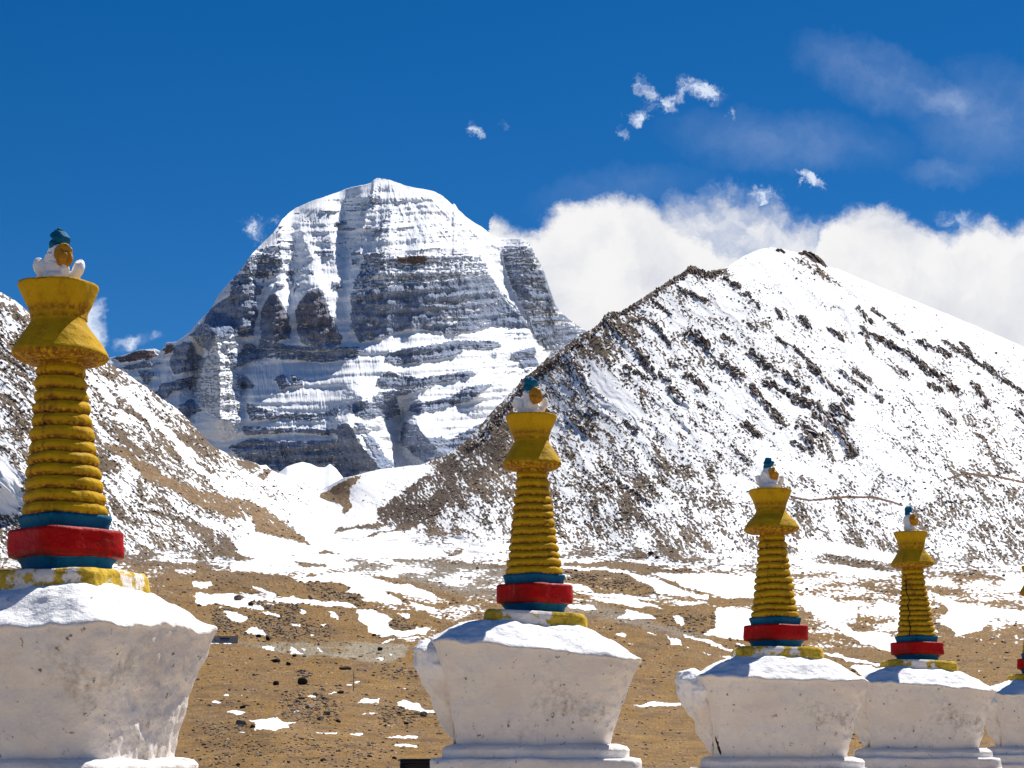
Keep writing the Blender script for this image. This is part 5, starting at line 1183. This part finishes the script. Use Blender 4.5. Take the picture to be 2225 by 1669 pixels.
# ---------------------------------------------------------------- built things on the plain
def flat_mat(name, col, rough=.6, metal=0.0, nsc=6):
    m, g_ = new_mat(name)
    pos = g_.node('ShaderNodeTexCoord').outputs['Object']; n1 = g_.noise(pos, nsc, 5, .6)
    c_ = g_.mix(g_.ss(n1, .3, .7), tuple(x * .75 for x in col) + (1,), tuple(min(1, x * 1.15) for x in col) + (1,))
    b = finish(g_, c_, rough, g_.node('ShaderNodeBump', {'Height': n1, 'Distance': .01, 'Strength': .4}), .3); b.inputs['Metallic'].default_value = metal
    return m


def boxes(name, lst, mat, parent=None, loc=None, bev=0.0, rot=None):
    """list of (centre, size) -> one mesh"""
    V_, F__ = [], []
    cube = np.array([[x, y, z] for x in (-.5, .5) for y in (-.5, .5) for z in (-.5, .5)])
    cf = np.array([[0, 1, 3, 2], [4, 6, 7, 5], [0, 4, 5, 1], [2, 3, 7, 6], [0, 2, 6, 4], [1, 5, 7, 3]])
    for i, (c, sz) in enumerate(lst):
        V_.append(cube * np.array(sz) + np.array(c)); F__.append(cf + 8 * i)
    o = mesh_obj(name, np.vstack(V_), np.vstack(F__), mat, parent, smooth=False, loc=loc)
    if bev:
        b = o.modifiers.new('bevel', 'BEVEL'); b.width = bev; b.segments = 2
    return o


p0 = ground_D(487, 1399); ks = float(np.hypot(p0[0], p0[1])) / F
Wd, Hd = 74 * ks, 14.5 * ks
sg = empty('signboard', (float(p0[0]) - 9 * ks, float(p0[1]), float(p0[2]) + .1)); tag(sg, 'long low grey signboard with dark blue lettering behind the largest chorten', 'signboard')
boxes('panel', [((0, 0, Hd * .55), (Wd, .14, Hd * .92))], flat_mat('sign_grey', (.34, .33, .34)), sg)
fr_ = .10
boxes('frame', [((0, -.04, Hd * 1.03), (Wd + .2, .26, fr_)), ((0, -.04, Hd * .07), (Wd + .2, .26, fr_)), ((Wd / 2 + .06, -.04, Hd * .55), (fr_, .26, Hd * .96)), ((-Wd / 2 - .06, -.04, Hd * .55), (fr_, .26, Hd * .96))], flat_mat('sign_frame', (.10, .09, .12)), sg)
boxes('post', [((-Wd * .46, .12, -.3), (.14, .14, 1.0))], flat_mat('sign_post', (.10, .09, .12)), sg); boxes('post', [((Wd * .46, .12, -.3), (.14, .14, 1.0))], bpy.data.materials['sign_post'], sg)
let = []; x0_ = 1.2 * ks; lw = 21.0 * ks
let.append(((x0_ + lw / 2 - 2 * ks, -.085, Hd * .74), (lw, .03, Hd * .16)))
rs_ = np.random.RandomState(4)
for i in range(9):
    hx_ = x0_ - 2 * ks + lw * (i + .5) / 9; hh = [.30, .16, .34, .22, .36, .18, .30, .34, .2][i]
    let.append(((hx_, -.085, Hd * (.66 - hh / 2)), (lw / 9 * (.55 if i % 2 else .4), .03, Hd * hh)))
    if i in (1, 4, 6): let.append(((hx_ - .06, -.087, Hd * .36), (lw / 9 * .8, .03, Hd * .06)))
boxes('lettering', let, flat_mat('sign_blue', (.012, .014, .09)), sg)
boxes('lettering', [((-11.5 * ks, -.085, Hd * .58), (1.2 * ks, .03, Hd * .34)), ((-9.3 * ks, -.085, Hd * .50), (2.6 * ks, .03, Hd * .05)), ((-9.6 * ks, -.085, Hd * .38), (.6 * ks, .03, Hd * .22)), ((-8.0 * ks, -.085, Hd * .42), (.6 * ks, .03, Hd * .3))], flat_mat('sign_brown', (.10, .035, .03)), sg)

p0 = ground_D(768, 1503); kp = float(np.hypot(p0[0], p0[1])) / F
o = loft('pole', [(.055, -.3, 0), (.05, 1.2, .1), (.045, 41 * kp, .2)], flat_mat('weathered_wood', (.07, .05, .042)), None, K=16, step=.3, amp=.008, scale=3, seed=2, loc=(float(p0[0]), float(p0[1]), float(p0[2])))
tag(o, 'thin dark wooden pole standing alone on the brown plain', 'pole')


def walker(u, v, hpx, face, lb):
    p0 = ground_D(u, v); k_ = float(np.hypot(p0[0], p0[1])) / F; h = min(max(hpx * k_, 1.45), 1.75)
    J = {'pel': (0, 0, .52), 'che': (0, -.02, .72), 'nec': (0, -.03, .84), 'hea': (0, -.035, .93), 'top': (0, -.03, .985), 'shl': (-.105, -.02, .80), 'ell': (-.14, .03, .64), 'hal': (-.13, -.03, .50), 'shr': (.105, -.02, .80), 'elr': (.14, -.07, .65), 'har': (.12, -.14, .53),
         'hil': (-.05, 0, .49), 'knl': (-.055, -.07, .27), 'anl': (-.055, -.08, .03), 'tol': (-.055, -.15, .015), 'hir': (.05, 0, .49), 'knr': (.055, .02, .27), 'anr': (.055, .11, .05), 'tor': (.055, .05, .015)}
    rad = {'pel': .085, 'che': .10, 'nec': .035, 'hea': .062, 'top': .045, 'shl': .045, 'ell': .036, 'hal': .024, 'shr': .045, 'elr': .036, 'har': .024, 'hil': .065, 'knl': .045, 'anl': .028, 'tol': .022, 'hir': .065, 'knr': .045, 'anr': .028, 'tor': .022}
    ed = [('pel', 'che'), ('che', 'nec'), ('nec', 'hea'), ('hea', 'top'), ('che', 'shl'), ('shl', 'ell'), ('ell', 'hal'), ('che', 'shr'), ('shr', 'elr'), ('elr', 'har'), ('pel', 'hil'), ('hil', 'knl'), ('knl', 'anl'), ('anl', 'tol'), ('pel', 'hir'), ('hir', 'knr'), ('knr', 'anr'), ('anr', 'tor')]
    ks_ = list(J); me = bpy.data.meshes.new('person')
    me.from_pydata([tuple(c * h for c in J[k]) for k in ks_], [(ks_.index(a), ks_.index(b)) for a, b in ed], [])
    o = bpy.data.objects.new('person', me); link(o); o.location = [float(c) for c in p0]; o.rotation_euler = (0, 0, face)
    sk = o.modifiers.new('skin', 'SKIN')
    for i, k in enumerate(ks_):
        me.skin_vertices[0].data[i].radius = (rad[k] * h, rad[k] * h); me.skin_vertices[0].data[i].use_root = (k == 'pel')
    sb = o.modifiers.new('sub', 'SUBSURF'); sb.levels = 1; sb.render_levels = 1
    me.materials.append(flat_mat('dark_coat', (.025, .022, .028), .9))
    tag(o, lb, 'person', 'walkers on the stony slope')


walker(643.5, 1377, 8, radians(40), 'tiny figure in dark clothes walking beside a small snow patch')
walker(667, 1367, 8, radians(-60), 'tiny figure in dark clothes walking farther up the stony slope')

# black board propped beside the central plinth
Db = 12.35; kb_ = Db * cos(TILT) / F
xa, xb = (862 - CX) * kb_, (1010 - CX) * kb_; zt = ZC + zv(1653, Db)
bd_ = empty('metal_board', ((xa + xb) / 2, Db, 0)); tag(bd_, 'black metal board with a raised rim leaning beside the central white base', 'board')
wb, hb = xb - xa, zt / cos(radians(14))
M_BK = flat_mat('black_metal', (.012, .012, .014), .3)
bd_.rotation_euler = (radians(-14), 0, 0); bd_.location.y -= 0.0
boxes('sheet', [((0, 0, hb / 2), (wb - .02, .012, hb - .02))], flat_mat('dark_sheet', (.03, .022, .018), .5), bd_)
boxes('rim', [((0, -.01, hb - .012), (wb, .05, .026)), ((0, -.01, .012), (wb, .05, .026)), ((-wb / 2 + .012, -.01, hb / 2), (.024, .05, hb - .053)), ((wb / 2 - .012, -.01, hb / 2), (.024, .05, hb - .053))], M_BK, bd_, bev=.004)

# painted relief panels on the plinths of the two farther shrines
def panels(root, D, dz, lst):
    E = ZC + dz; kb = D2 * cos(TILT) / F; zb = zv(1622, D2 - .5) + E
    for (dx, w, h, col) in lst:
        zc_ = zb - .20 - h / 2; yf = -232 * kb - .012
        q = empty('tmp', (0, 0, 0)); bpy.data.objects.remove(q)
        f_ = boxes('painted_panel', [((dx, yf, zc_ + h / 2), (w, .03, .022)), ((dx, yf, zc_ - h / 2), (w, .03, .022)), ((dx - w / 2 + .011, yf, zc_), (.022, .03, h - .023)), ((dx + w / 2 - .011, yf, zc_), (.022, .03, h - .023))], col, root, bev=.003)
        boxes('relief', [((dx, yf + .004, zc_), (w * .5, .03, h * .25)), ((dx, yf + .004, zc_ - h * .2), (w * .25, .028, h * .2))], M_BLU if col is M_GOLD else M_GOLD, f_)


panels(roots[3], 19.3, -.05, [(-.52, .12, .12, M_BLU), (-.28, .12, .12, M_GOLD), (.10, .12, .12, M_BLU), (.50, .12, .12, M_GOLD)])
